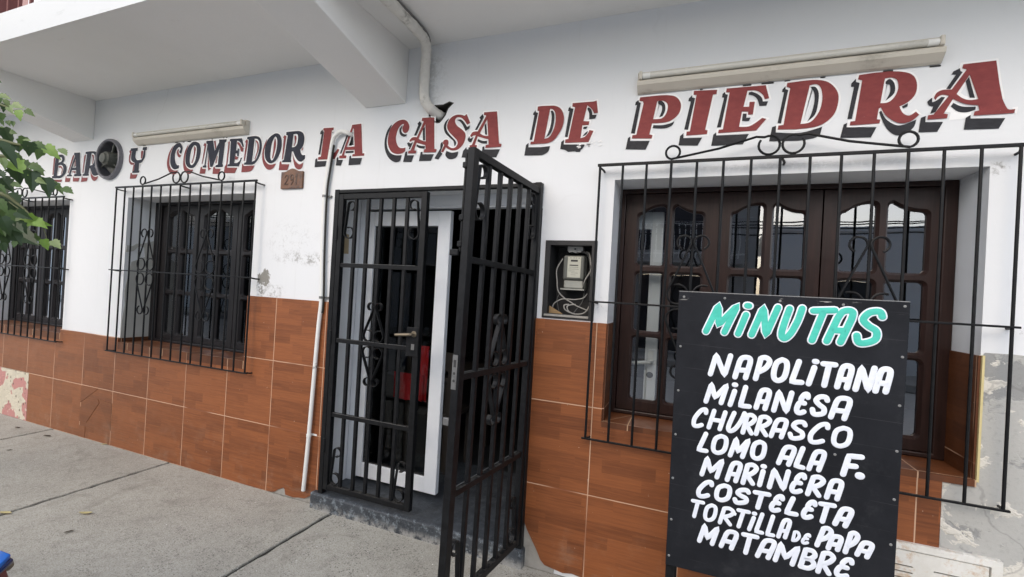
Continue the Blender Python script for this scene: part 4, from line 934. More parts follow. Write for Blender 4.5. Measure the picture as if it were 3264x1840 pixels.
# ---------------------------------------------------------------- window grilles
def arc(cx, cz, r, a0, a1, n=14):
    return [(cx + r * math.cos(R(a0 + (a1 - a0) * k / n)), cz + r * math.sin(R(a0 + (a1 - a0) * k / n))) for k in range(n + 1)]
def heart_scroll(s=1.0):
    p = arc(0.038, 0.302, 0.032, -70, 195) + arc(0.057, 0.054, 0.047, 28, -290, 18)
    return [(x * s, z * s) for x, z in p]
def crest_half(L):
    return arc(L, 0.038, 0.032, 235, -80, 16) + [(L - 0.2, 0.044), (0.10, 0.088)] + arc(0.047, 0.047, 0.042, 62, 395, 18)
def grille(label, x0, n, z0, z1, zm, axes, crest_l, y=-0.06, end_rod=0.0):
    sp = 0.1148
    x1 = x0 + sp * (n - 1)
    t = thing("window_grille", label, "window grille", (0.5 * (x0 + x1), y, z0), group="black iron grilles over the windows")
    cx = 0.5 * (x0 + x1)
    H = z1 - z0
    bm_ = MB().tube([(0, 0, 0.0), (0, 0, H)], 0.0062, 8)
    first = bm_.build("upright_bar", MT["iron"], t, smooth=True, origin=(x0 - cx, 0, 0))
    for k in range(1, n):
        dup(first, t, (x0 - cx + sp * k, 0, 0))
    for nm, z, ex in (("top_rail", H, 0.012), ("middle_rail", zm - z0, 0.02), ("bottom_rail", 0.0, 0.02)):
        w = 0.014 if nm == "top_rail" else 0.009
        MB().box(x0 - cx - ex, x1 - cx + ex, -0.006 - (0.008 if nm == "middle_rail" else 0), 0.006 - (0.012 if nm == "middle_rail" else 0), z - w / 2, z + w / 2).build(nm, MT["iron"], t, bevel=0.0015)
    for ax in axes:
        for sx in (1, -1):
            for sz in (1, -1):
                pts = [(ax - cx + sx * px, -0.010, zm - z0 + sz * (pz + 0.005)) for px, pz in heart_scroll()]
                MB().tube(pts, 0.0052, 7).build("scroll", MT["iron"], t, smooth=True)
    for sx in (1, -1):
        MB().tube([(sx * px, -0.004, H + 0.006 + pz) for px, pz in crest_half(crest_l)], 0.0055, 7).build("crest_scroll", MT["iron"], t, smooth=True)
    for ax_, z in ((x0 - cx, H - 0.012), (x1 - cx, H - 0.012), (0.01, H - 0.012), (x0 - cx, zm - z0), (x1 - cx, zm - z0), (x0 - cx, 0.004), (x1 - cx, 0.004)):
        MB().tube([(ax_, 0, z), (ax_ + 0.012, 0.03, z - 0.006), (ax_ + 0.014, 0.075, z - 0.008)], 0.0055, 7).build("wall_anchor", MT["iron"], t, smooth=True)
    return t
grille("black iron grille with scrolls over the red brown window behind the menu board", -0.460, 15, 0.757, 2.152, 1.455, (0.0, 0.684), 0.455)
grille("black iron grille with scrolls over the dark window below the words Y COMEDOR", -4.498, 15, 0.800, 2.163, 1.475, (-4.044, -3.350), 0.455)
grille("black iron grille over the dark window partly hidden by the tree leaves", -6.648, 13, 0.800, 2.105, 1.460, (-6.19, -5.73), 0.56)

# ---------------------------------------------------------------- security gate
gate = thing("security_gate", "black iron double gate with scrolls, right half swung open over the sidewalk", "gate", (-1.48, 0, 0.10))
gate.location = (0, 0, 0)
gf = MB()
gf.box(-2.190, -2.155, -0.045, -0.005, 0.104, 2.082)
gf.box(-0.812, -0.776, -0.045, -0.005, 0.04, 2.082)
gf.box(-2.155, -0.812, -0.043, -0.007, 2.058, 2.080)
gf.build("gate_frame", MT["iron"], gate, bevel=0.003)
LW, LT, LZ0, LZ1 = 0.664, 0.017, 0.135, 2.052
BARS = [0.128, 0.226, 0.324, 0.422, 0.520]
RAILS = [1.590, 1.103, 0.622]
def s_scroll():
    return arc(0.056, 0.212, 0.029, -110, 155, 14) + arc(0.046, 0.038, 0.036, 172, 480, 18)
def leaf(loc, rot, closed, LW=0.664):
    m = MB()
    BARS = [b * LW / 0.664 for b in (0.128, 0.226, 0.324, 0.422, 0.520)]
    m.box(0, 0.036, -LT, LT, LZ0, LZ1)
    m.box(LW - 0.040, LW, -LT, LT, LZ0, LZ1)
    m.box(0.036, LW - 0.040, -LT + 0.001, LT - 0.001, LZ1 - 0.034, LZ1)
    m.box(0.036, LW - 0.040, -LT + 0.001, LT - 0.001, LZ0, LZ0 + 0.034)
    lf = m.build("gate_leaf", MT["iron"], gate, bevel=0.0025)
    lf.location = loc
    lf.rotation_euler = rot
    lf["label"] = "gate half standing closed on the left, with the door handle" if closed else "gate half swung open towards the street"
    b0 = MB().box(-0.0105, 0.0105, -0.0095, 0.0095, LZ0 + 0.034, LZ1 - 0.034).build("upright_bar", MT["iron"], lf, bevel=0.002, origin=(BARS[0], 0, 0))
    for x in BARS[1:]:
        dup(b0, lf, (x, 0, 0))
    for z in RAILS:
        r = MB().box(0.036, LW - 0.040, -0.0125, 0.0125, z - 0.013, z + 0.013)
        r.build("cross_rail", MT["iron"], lf, bevel=0.002)
        MB().box(0.05, LW - 0.06, -0.0145, -0.0105, z + 0.0132, z + 0.0145).build("weld_bead", MT["lock"], lf)
    for cx, sx in ((0.038, 1), (LW - 0.042, -1)):
        for cz, sz in ((LZ1 - 0.036, -1), (LZ0 + 0.036, 1)):
            if sz < 0:
                pts = [(cx + sx * px, 0.0, cz - 0.252 + pz) for px, pz in s_scroll()]
            else:
                pts = [(cx + sx * px, 0.0, cz + 0.002 + pz) for px, pz in [(0.096 - a if sx < 0 else a, b) for a, b in s_scroll()]]
                if sx < 0:
                    pts = [(cx - 0.096 + (0.096 - (cx - p[0])), 0.0, p[2]) for p in pts]
            MB().strip(pts, 0.0048, 0.022).build("scroll", MT["iron"], lf, smooth=True)
    for sx in (1, -1):
        for sz in (1, -1):
            pts = [(BARS[2] - 0.049 + sx * px + 0.049, -0.004, RAILS[1] + sz * (pz + 0.012)) for px, pz in heart_scroll(0.74)]
            MB().strip(pts, 0.0048, 0.023).build("scroll", MT["iron"], lf, smooth=True)
    for z in (0.42, 1.12, 1.80):
        MB().tube([(-0.003, -0.018, z - 0.045), (-0.003, -0.018, z + 0.045)], 0.0085, 10).build("hinge", MT["iron"], lf, smooth=True)
    if closed:
        MB().box(LW - 0.086, LW - 0.002, -0.022, -0.017, 1.06, 1.235).build("lock_plate", MT["iron"], lf, bevel=0.002)
        h = MB().disc((LW - 0.034, -0.0225, 1.195), (0, -1, 0), [(0.0, 0.006), (0.014, 0.006), (0.019, 0.0)], 20)
        h.tube([(LW - 0.034, -0.024, 1.195), (LW - 0.034, -0.055, 1.195), (LW - 0.046, -0.064, 1.194), (LW - 0.135, -0.066, 1.186)], [0.008, 0.008, 0.0095, 0.0085], 10)
        h.build("door_handle", MT["brass"], lf, smooth=True)
        MB().box(LW - 0.048, LW - 0.026, -0.0245, -0.022, 1.10, 1.135).build("keyhole_plate", MT["lock"], lf, bevel=0.001)
    else:
        m = MB().box(LW, LW + 0.003, -0.016, 0.008, 1.055, 1.195)
        m.build("lock_plate", MT["lock"], lf)
        q = MB()
        q.box(LW + 0.003, LW + 0.0034, -0.010, 0.002, 1.145, 1.175)
        q.disc((LW + 0.003, -0.004, 1.12), (1, 0, 0), [(0.0, 0.0006), (0.006, 0.0006)], 12)
        q.disc((LW + 0.003, -0.004, 1.09), (1, 0, 0), [(0.0, 0.0006), (0.006, 0.0006)], 12)
        q.build("lock_opening", MT["ink"], lf)
        bt = MB().tube([(LW - 0.012, -0.028, 1.62), (LW - 0.012, -0.028, 2.03)], 0.006, 8)
        bt.build("bolt_rod", MT["iron"], lf, smooth=True)
        for z in (1.65, 1.76, 1.98):
            MB().box(LW - 0.026, LW + 0.002, -0.038, -0.017, z - 0.012, z + 0.012).build("bolt_bracket", MT["iron"], lf, bevel=0.003)
        MB().box(LW - 0.012, LW + 0.003, -0.072, -0.03, 1.602, 1.628).build("bolt_knob", MT["iron"], lf, bevel=0.004)
        MB().box(LW - 0.015, LW + 0.002, -0.045, -0.017, 0.905, 0.935).build("latch_tab", MT["lock"], lf, bevel=0.002)
        MB().box(LW - 0.020, LW + 0.004, -0.040, -0.017, 0.215, 0.27).build("bolt_bracket", MT["iron"], lf, bevel=0.004)
    return lf
leaf((-2.153, -0.027, 0), (0, 0, 0), True)
leaf((-0.800, -0.060, 0.0), (0, R(-1.5), R(-96)), False, 0.70)

# ---------------------------------------------------------------- lamps over the lettering
def batten(x0, x1, label):
    cx = 0.5 * (x0 + x1)
    t = thing("fluorescent_light", label, "light fitting", (cx, 0, 2.57), group="unlit tube lights over the lettering")
    h = MB()
    prof = [(0.0, 2.520), (-0.010, 2.519), (-0.020, 2.524), (-0.048, 2.550), (-0.052, 2.566), (-0.047, 2.574), (-0.028, 2.576), (-0.028, 2.604), (-0.034, 2.612), (-0.03, 2.620), (0.0, 2.622)]
    n = len(prof)
    xs = (x0 - cx, x1 - cx)
    h.add([(x, y, z - 2.57) for x in xs for y, z in prof], [tuple(range(n))[::-1], tuple(n + k for k in range(n))] + [(k, (k + 1) % n, n + (k + 1) % n, n + k) for k in range(n)])
    h.build("housing", MT["batten"], t, bevel=0.0012)
    MB().tube([(xs[0] + 0.05, -0.046, 0.023), (xs[1] - 0.05, -0.046, 0.023)], 0.0135, 16).build("lamp_tube", MT["tube"], t, smooth=True)
    for s, x in ((1, xs[0]), (-1, xs[1])):
        MB().tube([(x + s * 0.025, -0.046, 0.023), (x + s * 0.062, -0.046, 0.023)], 0.0142, 16).build("tube_cap", MT["pvc"], t, smooth=True)
        MB().box(min(x + s * 0.008, x + s * 0.024), max(x + s * 0.008, x + s * 0.024), -0.062, -0.029, 0.004, 0.044).build("lamp_holder", MT["batten"], t, bevel=0.004)
    g = MB()
    g.box(xs[0] + 0.02, xs[1] - 0.02, -0.0285, -0.0275, 0.0062, 0.0095)  # dark line along the groove behind the tube
    rr = random.Random(int(abs(x0) * 100))
    for k in range(7):
        x = rr.uniform(xs[0], xs[1])
        g.box(x, x + rr.uniform(0.01, 0.05), -0.004, -0.0005, -0.0555 - rr.uniform(0.001, 0.004), -0.0535)
    g.build("groove_line_and_grime", MT["grime_and_shade"], t)
    return t
batten(-0.300, 0.912, "dirty cream tube light on the wall above the word PIEDRA")
batten(-4.345, -3.062, "dirty cream tube light on the wall above the word COMEDOR")

# ---------------------------------------------------------------- exhaust fan
fan = thing("exhaust_fan", "round grey wall fan with dusty motor between the words BAR and Y", "fan", (-4.72, 0, 2.425))
r = MB()
r.disc((0, 0, 0), (0, -1, 0), [(0.159, -0.06), (0.157, 0.006), (0.150, 0.018), (0.153, 0.030), (0.163, 0.036), (0.172, 0.030), (0.176, 0.016), (0.175, -0.001)], 48)
r.build("fan_ring", MT["fanring"], fan, smooth=True)
r = MB()
r.disc((0, 0, 0), (0, -1, 0), [(0.0, 0.072), (0.022, 0.071), (0.040, 0.066), (0.044, 0.055), (0.046, 0.052), (0.058, 0.045), (0.066, 0.0), (0.070, -0.06), (0.05, -0.085), (0.0, -0.09)], 28)
r.build("fan_motor", MT["fanmotor"], fan, smooth=True)
for k in range(4):
    a = R(38 + 90 * k)
    c, s_ = math.cos(a), math.sin(a)
    b = MB()
    vs = []
    for rad, wd in ((0.058, 0.030), (0.10, 0.044), (0.138, 0.050)):
        for sd in (-1, 1):
            u, w = rad, sd * wd
            vs.append((u * c - w * s_, 0.045 + sd * 0.022, u * s_ + w * c))
    b.add(vs, [(0, 1, 3, 2), (2, 3, 5, 4)])
    b.build("fan_blade", MT["fanblade"], fan)
for a in (200, 320, 80):
    MB().bar((0.05 * math.cos(R(a)), 0.0, 0.05 * math.sin(R(a))), (0.157 * math.cos(R(a)), 0.01, 0.157 * math.sin(R(a))), 0.012, 0.012, up=(0, 1, 0)).build("motor_bracket", MT["fanmotor"], fan)

# ---------------------------------------------------------------- stroke lettering
FONT = {
 'A': ["0,0 0,76 ~12,96 ~50,102 ~88,96 100,74 100,0", "2,37 98,37"], 'B': ["0,0 0,100 ~60,100 ~88,78 ~55,54 4,52", "4,52 ~70,50 ~104,26 ~70,2 0,0"],
 'C': ["~100,80 ~86,100 ~40,92 ~2,45 ~18,5 ~60,0 ~96,8"], 'D': ["0,0 0,100 ~60,95 ~100,50 ~60,6 0,0"],
 'E': ["~104,84 ~88,100 ~50,96 ~26,74 ~40,56 78,52", "40,55 ~12,48 ~0,22 ~20,2 ~60,0 ~100,8"], 'F': ["0,0 0,100 102,100", "0,48 78,48"],
 'H': ["0,0 0,100", "100,0 100,100", "0,48 100,48"], 'i': ["0,0 0,100"], 'L': ["0,100 0,0 100,0"],
 'M': ["0,0 0,100 50,26 100,100 100,0"], 'N': ["0,0 0,100 100,0 100,100"],
 'O': ["~50,100 ~88,88 ~100,55 ~90,15 ~50,0 ~12,12 ~0,45 ~10,85 ~50,100"], 'P': ["0,0 0,98 ~50,102 ~100,84 ~76,52 0,30"],
 'R': ["0,0 0,98 ~50,102 ~96,84 ~72,58 10,40", "22,44 100,0"], 'S': ["~98,84 ~80,100 ~34,98 ~12,76 ~44,55 ~86,38 ~92,12 ~52,0 ~16,2 ~0,24"],
 'T': ["0,100 100,100", "50,100 50,0"], 'U': ["0,100 ~0,34 ~14,6 ~46,-2 ~80,16 ~100,60 100,100"],
 '2': ["~4,76 ~40,100 ~88,86 ~70,48 0,0 92,0"], '9': ["~90,64 ~50,48 ~10,66 ~24,96 ~70,100 ~92,70 ~80,24 ~40,0"], '1': ["20,80 50,100 50,0"], '3': ["~4,88 ~50,100 ~90,78 ~50,54 ~96,28 ~50,0 ~2,12"],
}
def brush(m, pts, r, lift, P, sq=0.16, mi=0):
    """one flat brush stroke with round ends; pts in panel coordinates"""
    dense = [pts[0]]
    for a, b in zip(pts[:-1], pts[1:]):
        k = max(1, int((b - a).length / (r * 0.8)))
        dense += [a + (b - a) * (q / k) for q in range(1, k + 1)]
    if len(dense) < 2:
        dense.append(dense[0] + Vector((r * 0.05, 0)))
    a, b = dense[0], dense[-1]
    ta, tb = (dense[0] - dense[1]).normalized(), (dense[-1] - dense[-2]).normalized()
    ends = ((0.98, 0.18), (0.85, 0.53), (0.55, 0.83), (0.0, 1.0))
    full = [a + ta * r * e[0] for e in ends[:3]] + dense + [b + tb * r * e[0] for e in ends[:3][::-1]]
    rad = [r * e[1] for e in ends[:3]] + [r] * len(dense) + [r * e[1] for e in ends[:3][::-1]]
    nrm = (P(0, 0, 1) - P(0, 0, 0)).normalized()
    m.tube([P(p.x, p.y, lift) for p in full], rad, 10, flat=(nrm, sq), mi=mi)
def letter(m, ch, bl, br, tl, r, lift, P, dot=None, sq=0.16, mi=0):
    if ch == '.':
        brush(m, [bl, bl + Vector((0.004, 0))], r * 1.35, lift, P, sq, mi)
        return
    if ch == "'":
        brush(m, [bl, tl], r * 0.5, lift, P, sq, mi)
        return
    ex, ey = br - bl, tl - bl
    for s in FONT[ch]:
        brush(m, [bl + ex * p.x + ey * p.y for p in loop_pts(s, 0.01, False, 5)], r, lift, P, sq, mi)
    if dot is not None:
        brush(m, [dot - ex.normalized() * r * 0.25, dot + ex.normalized() * r * 0.25], r * 1.02, lift, P, sq, mi)

# ---------------------------------------------------------------- menu board
U_, V_ = Vector((0.999995, -0.000828, 0.003045)).normalized(), Vector((-0.003064, -0.023818, 0.999712)).normalized()
N_ = U_.cross(V_)          # points to the wall... flipped below to face the street
N_ = -N_ if N_.y > 0 else N_
BO = Vector((-0.0391, -0.3737, 0.400))
BW, BH = 0.754, 1.122
rot = Matrix((U_, -N_, V_)).transposed()
mbd = thing("menu_board", "tall black sandwich board with teal heading MiNUTAS and white hand painted dishes", "menu board", BO)
mbd.rotation_euler = rot.to_euler()
PB = lambda u, v, w: Vector((u, -w, v))
MB().box(0, BW, 0.0, 0.012, 0, BH).build("front_panel", MT["board"], mbd, bevel=0.002)
for x in (0.018, BW - 0.018):
    MB().bar((x, 0.030, BH - 0.06), (x, 0.030, -0.40), 0.034, 0.034, up=(0, 1, 0)).build("leg", MT["iron"], mbd, bevel=0.002)
for x in (0.03, BW - 0.03):
    MB().bar((x, 0.055, BH - 0.03), (x, 0.235, -0.395), 0.030, 0.030, up=(0, 1, 0)).build("rear_leg", MT["iron"], mbd, bevel=0.002)
MB().box(0.04, BW - 0.04, 0.014, 0.034, BH - 0.05, BH - 0.02).build("cross_bar", MT["iron"], mbd, bevel=0.002)
MB().box(0.0, BW, 0.003, 0.0125, BH + 0.0005, BH + 0.003).build("top_edge", MT["screw"], mbd)
lab = dict(T="teal heading with white outline", x="white hand lettered line")
for u, v in ((0.02, BH - 0.02), (0.17, BH - 0.018), (0.36, BH - 0.018), (0.56, BH - 0.02), (BW - 0.015, BH - 0.015), (0.016, 0.90), (0.016, 0.72), (0.014, 0.54), (0.012, 0.36), (0.014, 0.19), (0.012, 0.04), (BW - 0.014, 0.93), (BW - 0.014, 0.76), (BW - 0.014, 0.60), (BW - 0.014, 0.43), (BW - 0.016, 0.27), (BW - 0.018, 0.11), (0.30, 0.012), (0.5, 0.015), (0.56, 0.556)):
    MB().disc((0, 0, 0), (0, -1, 0), [(0.0, 0.0022), (0.0035, 0.002), (0.005, 0.0)], 10).build("screw", MT["screw"], mbd, smooth=True, origin=PB(u, v, 0.0))
for (style, line), rad_ in zip(MENU, (0, 98, 92, 84, 87, 98, 88, 88, 92, 75, 56, 86, 88)):
    m = MB()
    word = ''
    for ent in line.split('|'):
        t = ent.split(' ')
        pts = [Vector((float(a) * 0.0005, float(b) * 0.0005)) for a, b in (q.split(',') for q in t[1:])]
        dot = pts[3] if len(pts) > 3 else None
        word += t[0]
        if style == 'T':
            letter(m, t[0], pts[0], pts[1], pts[2], 0.0158, 0.0008, PB, dot, 0.10, 1)
            letter(m, t[0], pts[0], pts[1], pts[2], 0.0112, 0.0022, PB, dot, 0.10, 0)
        else:
            letter(m, t[0], pts[0], pts[1], pts[2], rad_ * 0.0001, 0.0008, PB, dot, 0.14, 0)
    m.build("painted_line", [MT["teal"], MT["white"]] if style == 'T' else MT["white"], mbd, smooth=True)

# ---------------------------------------------------------------- house number
hn = thing("house_number", "small brown glazed clay plaque numbered 291 under the word COMEDOR", "number plaque", (-2.607, 0, 2.108))
m = MB().plate(loop_pts("-98,0 98,0 98,118 ~55,121 ~0,140 ~-55,121 -98,118", 0.001), [], -0.016, 0.0)
m.build("plaque", MT["clay"], hn, bevel=0.004)
for ch, x, w in (('2', -0.062, 0.034), ('9', -0.012, 0.032), ('1', 0.034, 0.028)):
    q = MB()
    letter(q, ch, Vector((x, 0.030)), Vector((x + w, 0.030)), Vector((x, 0.092)), 0.0055, 0.0, lambda u, v, w_: Vector((u, -0.016 - w_, v)), None, 0.5)
    q.build("digit", MT["claydark"], hn, smooth=True)

# ---------------------------------------------------------------- conduit and taped hose
def smooth_path(p, sub=6):
    P = [Vector(q) for q in p]
    out = []
    for i in range(len(P) - 1):
        p0, p1, p2, p3 = P[max(i - 1, 0)], P[i], P[i + 1], P[min(i + 2, len(P) - 1)]
        for k in range(sub):
            t = k / sub
            out.append(0.5 * ((2 * p1) + (p2 - p0) * t + (2 * p0 - 5 * p1 + 4 * p2 - p3) * t * t + (3 * p1 - p0 - 3 * p2 + p3) * t ** 3))
    return out + [P[-1]]
cd = thing("conduit_pipe", "thin white conduit bent over at the top, running down the wall left of the gate", "pipe", (-2.318, -0.024, 0.087))
o = Vector((-2.318, -0.024, 0.087))
pth = smooth_path([Vector(q) - o for q in ((-2.112, 0.03, 2.440), (-2.125, -0.022, 2.452), (-2.180, -0.028, 2.467), (-2.236, -0.026, 2.440), (-2.258, -0.024, 2.385), (-2.276, -0.024, 2.24), (-2.294, -0.024, 2.05), (-2.285, -0.024, 1.65), (-2.269, -0.026, 1.36), (-2.278, -0.03, 1.13), (-2.298, -0.036, 0.458), (-2.318, -0.036, 0.087))])
MB().tube(pth, 0.0135, 12).build("pipe", MT["pvc"], cd, smooth=True)
q = [p + Vector((0.013, 0.004, 0)) for p in pth[24:52]]
MB().tube(q, 0.0075, 8).build("tar_stain_wire", MT["grime_and_shade"], cd, smooth=True)
for x, z, y in ((-2.294, 2.045, -0.024), (-2.269, 1.372, -0.026), (-2.298, 0.458, -0.036)):
    m = MB().tube([(x - o.x, y - o.y, z - o.z - 0.008), (x - o.x, y - o.y, z - o.z + 0.008)], 0.0165, 12)
    m.box(x - o.x - 0.03, x - o.x + 0.045, 0.010, 0.022, z - o.z - 0.006, z - o.z + 0.006)
    m.build("pipe_clamp", MT["lock"] if z > 1 else MT["pvc"], cd)
hs = thing("insulated_hose", "white taped hose coming along the ceiling beside the beam into a wall hole", "hose", (-1.54, -0.04, 2.60))
o = Vector((-1.54, -0.04, 2.60))
pth = smooth_path([Vector(q) - o for q in ((-1.52, -1.3, 2.99), (-1.505, -0.80, 2.925), (-1.495, -0.45, 2.918), (-1.498, -0.25, 2.917), (-1.512, -0.13, 2.914), (-1.538, -0.065, 2.885), (-1.552, -0.046, 2.80), (-1.553, -0.044, 2.68), (-1.546, -0.044, 2.615), (-1.522, -0.028, 2.565), (-1.485, 0.03, 2.535), (-1.46, 0.10, 2.53))], 10)
rd = [0.0300 + (0.0016 if k % 4 == 0 else 0.0) + 0.0010 * math.sin(k * 0.7) for k in range(len(pth))]
MB().tube(pth, rd, 14).build("hose_body", MT["hose"], hs, smooth=True)
MB().tube([p + Vector((0.020, 0.0, 0.022)) for p in pth[:48]], 0.010, 8).build("drain_tube", MT["wiredark"], hs, smooth=True)

# ---------------------------------------------------------------- electricity meter and what lies in its niche
em = thing("electricity_meter", "old electricity meter with a yellowed dial card in the open wall niche", "meter", (-0.600, 0.10, 1.513))
MB().box(-0.064, 0.064, -0.005, 0.05, 0.0, 0.19).build("meter_base", MT["metercase"], em, bevel=0.012, seg=3)
MB().box(-0.058, 0.060, -0.045, -0.005, 0.052, 0.186).build("meter_cover", MT["metercase"], em, bevel=0.012, seg=3)
MB().box(-0.052, 0.054, -0.030, -0.005, 0.006, 0.050).build("terminal_cover", MT["meterlight"], em, bevel=0.006)
MB().box(-0.032, 0.042, -0.048, -0.045, 0.064, 0.178).build("dial_card", MT["meterface"], em, bevel=0.001)
m = MB()
m.box(-0.014, 0.024, -0.0495, -0.048, 0.151, 0.161)
m.box(-0.020, 0.028, -0.0495, -0.048, 0.129, 0.134)
for k, (a, b) in enumerate(((-0.022, 0.03), (-0.026, 0.032), (-0.026, 0.01), (-0.01, 0.028), (-0.012, 0.016))):
    z = 0.120 - 0.0105 * k
    m.box(a, b, -0.0486, -0.048, z, z + 0.0013)
for x in (-0.018, 0.0, 0.012, 0.028):
    m.box(x, x + 0.006, -0.0486, -0.048, 0.1695, 0.1725)
m.build("dial_print", MT["ink"], em)
MB().box(-0.066, 0.066, -0.048, 0.0, -0.004, 0.0035).build("meter_ledge", MT["meterlight"], em, bevel=0.001)
fz = thing("fuse_holder", "pale porcelain connector under the top of the meter niche", "fuse holder", (-0.597, 0.10, 1.722))
m = MB().plate(loop_pts("-42,28 42,28 44,4 ~30,-6 ~15,-4 ~0,-10 ~-15,-3 ~-32,-8 -42,4", 0.001), [], -0.035, 0.02)
m.build("fuse_body", MT["fuse"], fz, bevel=0.004)
MB().disc((0, -0.0355, 0.012), (0, -1, 0), [(0.0, 0.0006), (0.005, 0.0006)], 12).build("fuse_hole", MT["ink"], fz)
def cable(pts, r, mat, label):
    o = Vector(pts[0])
    ob = MB().tube(smooth_path([Vector(p) - o for p in pts], 6), r, 7).build("cable", MT[mat], None, smooth=True, origin=o)
    tag(ob, label, "cable", "loose cables in the meter niche")
cable([(-0.665, 0.07, 1.68), (-0.690, 0.05, 1.62), (-0.686, 0.05, 1.56), (-0.676, 0.05, 1.50), (-0.640, 0.06, 1.462), (-0.605, 0.06, 1.443), (-0.570, 0.05, 1.425), (-0.535, 0.05, 1.413), (-0.505, 0.05, 1.402)], 0.0032, "wire", "long pale cable looping down the left side of the electricity meter")
cable([(-0.555, 0.09, 1.722), (-0.520, 0.07, 1.712), (-0.505, 0.05, 1.66), (-0.500, 0.05, 1.625), (-0.530, 0.05, 1.565), (-0.545, 0.07, 1.53)], 0.0034, "wire", "grey cable running from the connector down the right side of the meter")
cable([(-0.560, 0.06, 1.722), (-0.528, 0.08, 1.705), (-0.514, 0.09, 1.65), (-0.512, 0.10, 1.59)], 0.0045, "wiredark", "dark thick cable behind the right edge of the meter")
cable([(-0.515, 0.05, 1.492), (-0.535, 0.06, 1.470), (-0.580, 0.06, 1.458), (-0.62, 0.06, 1.458), (-0.66, 0.06, 1.455), (-0.695, 0.05, 1.43), (-0.703, 0.05, 1.405)], 0.0030, "wire", "pale cable sagging across the niche to the cardboard scrap")
cable([(-0.495, 0.04, 1.43), (-0.520, 0.04, 1.392), (-0.565, 0.04, 1.380), (-0.605, 0.04, 1.390), (-0.618, 0.04, 1.418), (-0.600, 0.05, 1.428), (-0.575, 0.05, 1.432)], 0.0036, "wire", "pale cable curled into a loop at the bottom right of the niche")
cable([(-0.60, 0.04, 1.385), (-0.630, 0.04, 1.402), (-0.634, 0.04, 1.425), (-0.61, 0.05, 1.43)], 0.0036, "wire", "short pale cable loop beside the bigger curled cable")
cable([(-0.675, 0.09, 1.49), (-0.690, 0.09, 1.46), (-0.685, 0.09, 1.42), (-0.672, 0.08, 1.385)], 0.0022, "wiredark", "thin dark cable dropping at the lower left of the niche")
cable([(-0.538, 0.09, 1.51), (-0.545, 0.08, 1.45), (-0.57, 0.07, 1.41), (-0.585, 0.06, 1.385)], 0.0026, "wiredark", "thin dark cable dropping below the right corner of the meter")
cb = MB()
cb.add([(0, 0, 0.045), (0.0, 0.0, 0.0), (0.095, -0.03, 0.001), (0.0, 0.003, 0.045), (0.0, 0.003, 0.0), (0.095, -0.027, 0.001)], [(0, 1, 2), (5, 4, 3), (0, 3, 4, 1), (1, 4, 5, 2), (2, 5, 3, 0)])
tag(cb.build("cardboard_scrap", MT["card"], None, origin=(-0.726, 0.035, 1.377)), "torn brown cardboard triangle in the bottom left corner of the meter niche", "cardboard")

# ---------------------------------------------------------------- rusty cabinet low on the wall
rc = thing("gas_cabinet", "rusty white metal cabinet low on the wall behind the menu board", "cabinet", (0.87, 0, 0.02))
o = Vector((0.87, 0, 0.02))
m = MB().plate([p - Vector((o.x, o.z)) for p in rect(0.57, 1.172, 0.02, 0.549)], [[p - Vector((o.x, o.z)) for p in rect(0.606, 1.138, 0.05, 0.520)]], -0.030, 0.0)
m.build("cabinet_frame", MT["rust"], rc, bevel=0.002)
slots = [[p - Vector((o.x, o.z)) for p in rrect(x, x + 0.12, z, z + 0.006, 0.0028, 2)] for x in (0.78, 0.965) for z in (0.40, 0.425, 0.45)]
MB().plate([p - Vector((o.x, o.z)) for p in rect(0.610, 1.134, 0.054, 0.516)], slots, -0.024, -0.016).build("cabinet_door", MT["rust"], rc)
MB().box(0.60 - o.x, 1.14 - o.x, -0.010, -0.004, 0.03, 0.51).build("cabinet_inside", MT["grime_and_shade"], rc)

# ---------------------------------------------------------------- inside the bar, seen through the glass
tb = thing("bar_table", "dark table inside the bar behind the glass door", "table", (-2.05, 1.02, 0.08))
MB().box(-0.45, 0.45, -0.4, 0.4, 0.70, 0.73).build("table_top", MT["darkwood"], tb, bevel=0.004)
for x in (-0.4, 0.4):
    for y in (-0.35, 0.35):
        MB().bar((x, y, 0), (x, y, 0.70), 0.05, 0.05, up=(0, 1, 0)).build("leg", MT["darkwood"], tb)
ch_ = thing("bar_chair", "dark chair inside the bar with a red printed cloth over its back", "chair", (-1.80, 0.62, 0.08))
MB().box(-0.2, 0.2, 0.0, 0.36, 0.43, 0.46).build("seat", MT["darkwood"], ch_, bevel=0.004)
MB().box(-0.2, 0.2, -0.004, 0.016, 0.78, 0.92).build("backrest", MT["darkwood"], ch_, bevel=0.004)
for x in (-0.18, 0.18):
    MB().bar((x, 0.005, 0), (x, 0.005, 0.92), 0.035, 0.035, up=(0, 1, 0)).build("leg", MT["darkwood"], ch_)
    MB().bar((x, 0.34, 0), (x, 0.34, 0.43), 0.035, 0.035, up=(0, 1, 0)).build("leg", MT["darkwood"], ch_)
def cloth(x0, x1, y, z0, z1, label, seed):
    rr = random.Random(seed)
    vs, fs = [], []
    n, k_ = 14, 10
    for j in range(k_ + 1):
        for i in range(n + 1):
            u, v = i / n, j / k_
            vs.append((x0 + (x1 - x0) * u - 0.5 * (x0 + x1), 0.014 * math.sin(u * 9 + seed) * (1 - v * 0.6) + 0.005 * math.sin(u * 23), (z1 - z0) * v))
    fs = [(j * (n + 1) + i, j * (n + 1) + i + 1, (j + 1) * (n + 1) + i + 1, (j + 1) * (n + 1) + i) for j in range(k_) for i in range(n)]
    t = thing("red_cloth", label, "cloth", (0.5 * (x0 + x1), y, z0))
    MB().add(vs, fs).build("fabric", MT["redcloth"], t, smooth=True)
    return t
c1 = cloth(-2.10, -1.83, 0.585, 0.615, 0.815, "red cloth hanging inside behind the glass door at table height", 1)
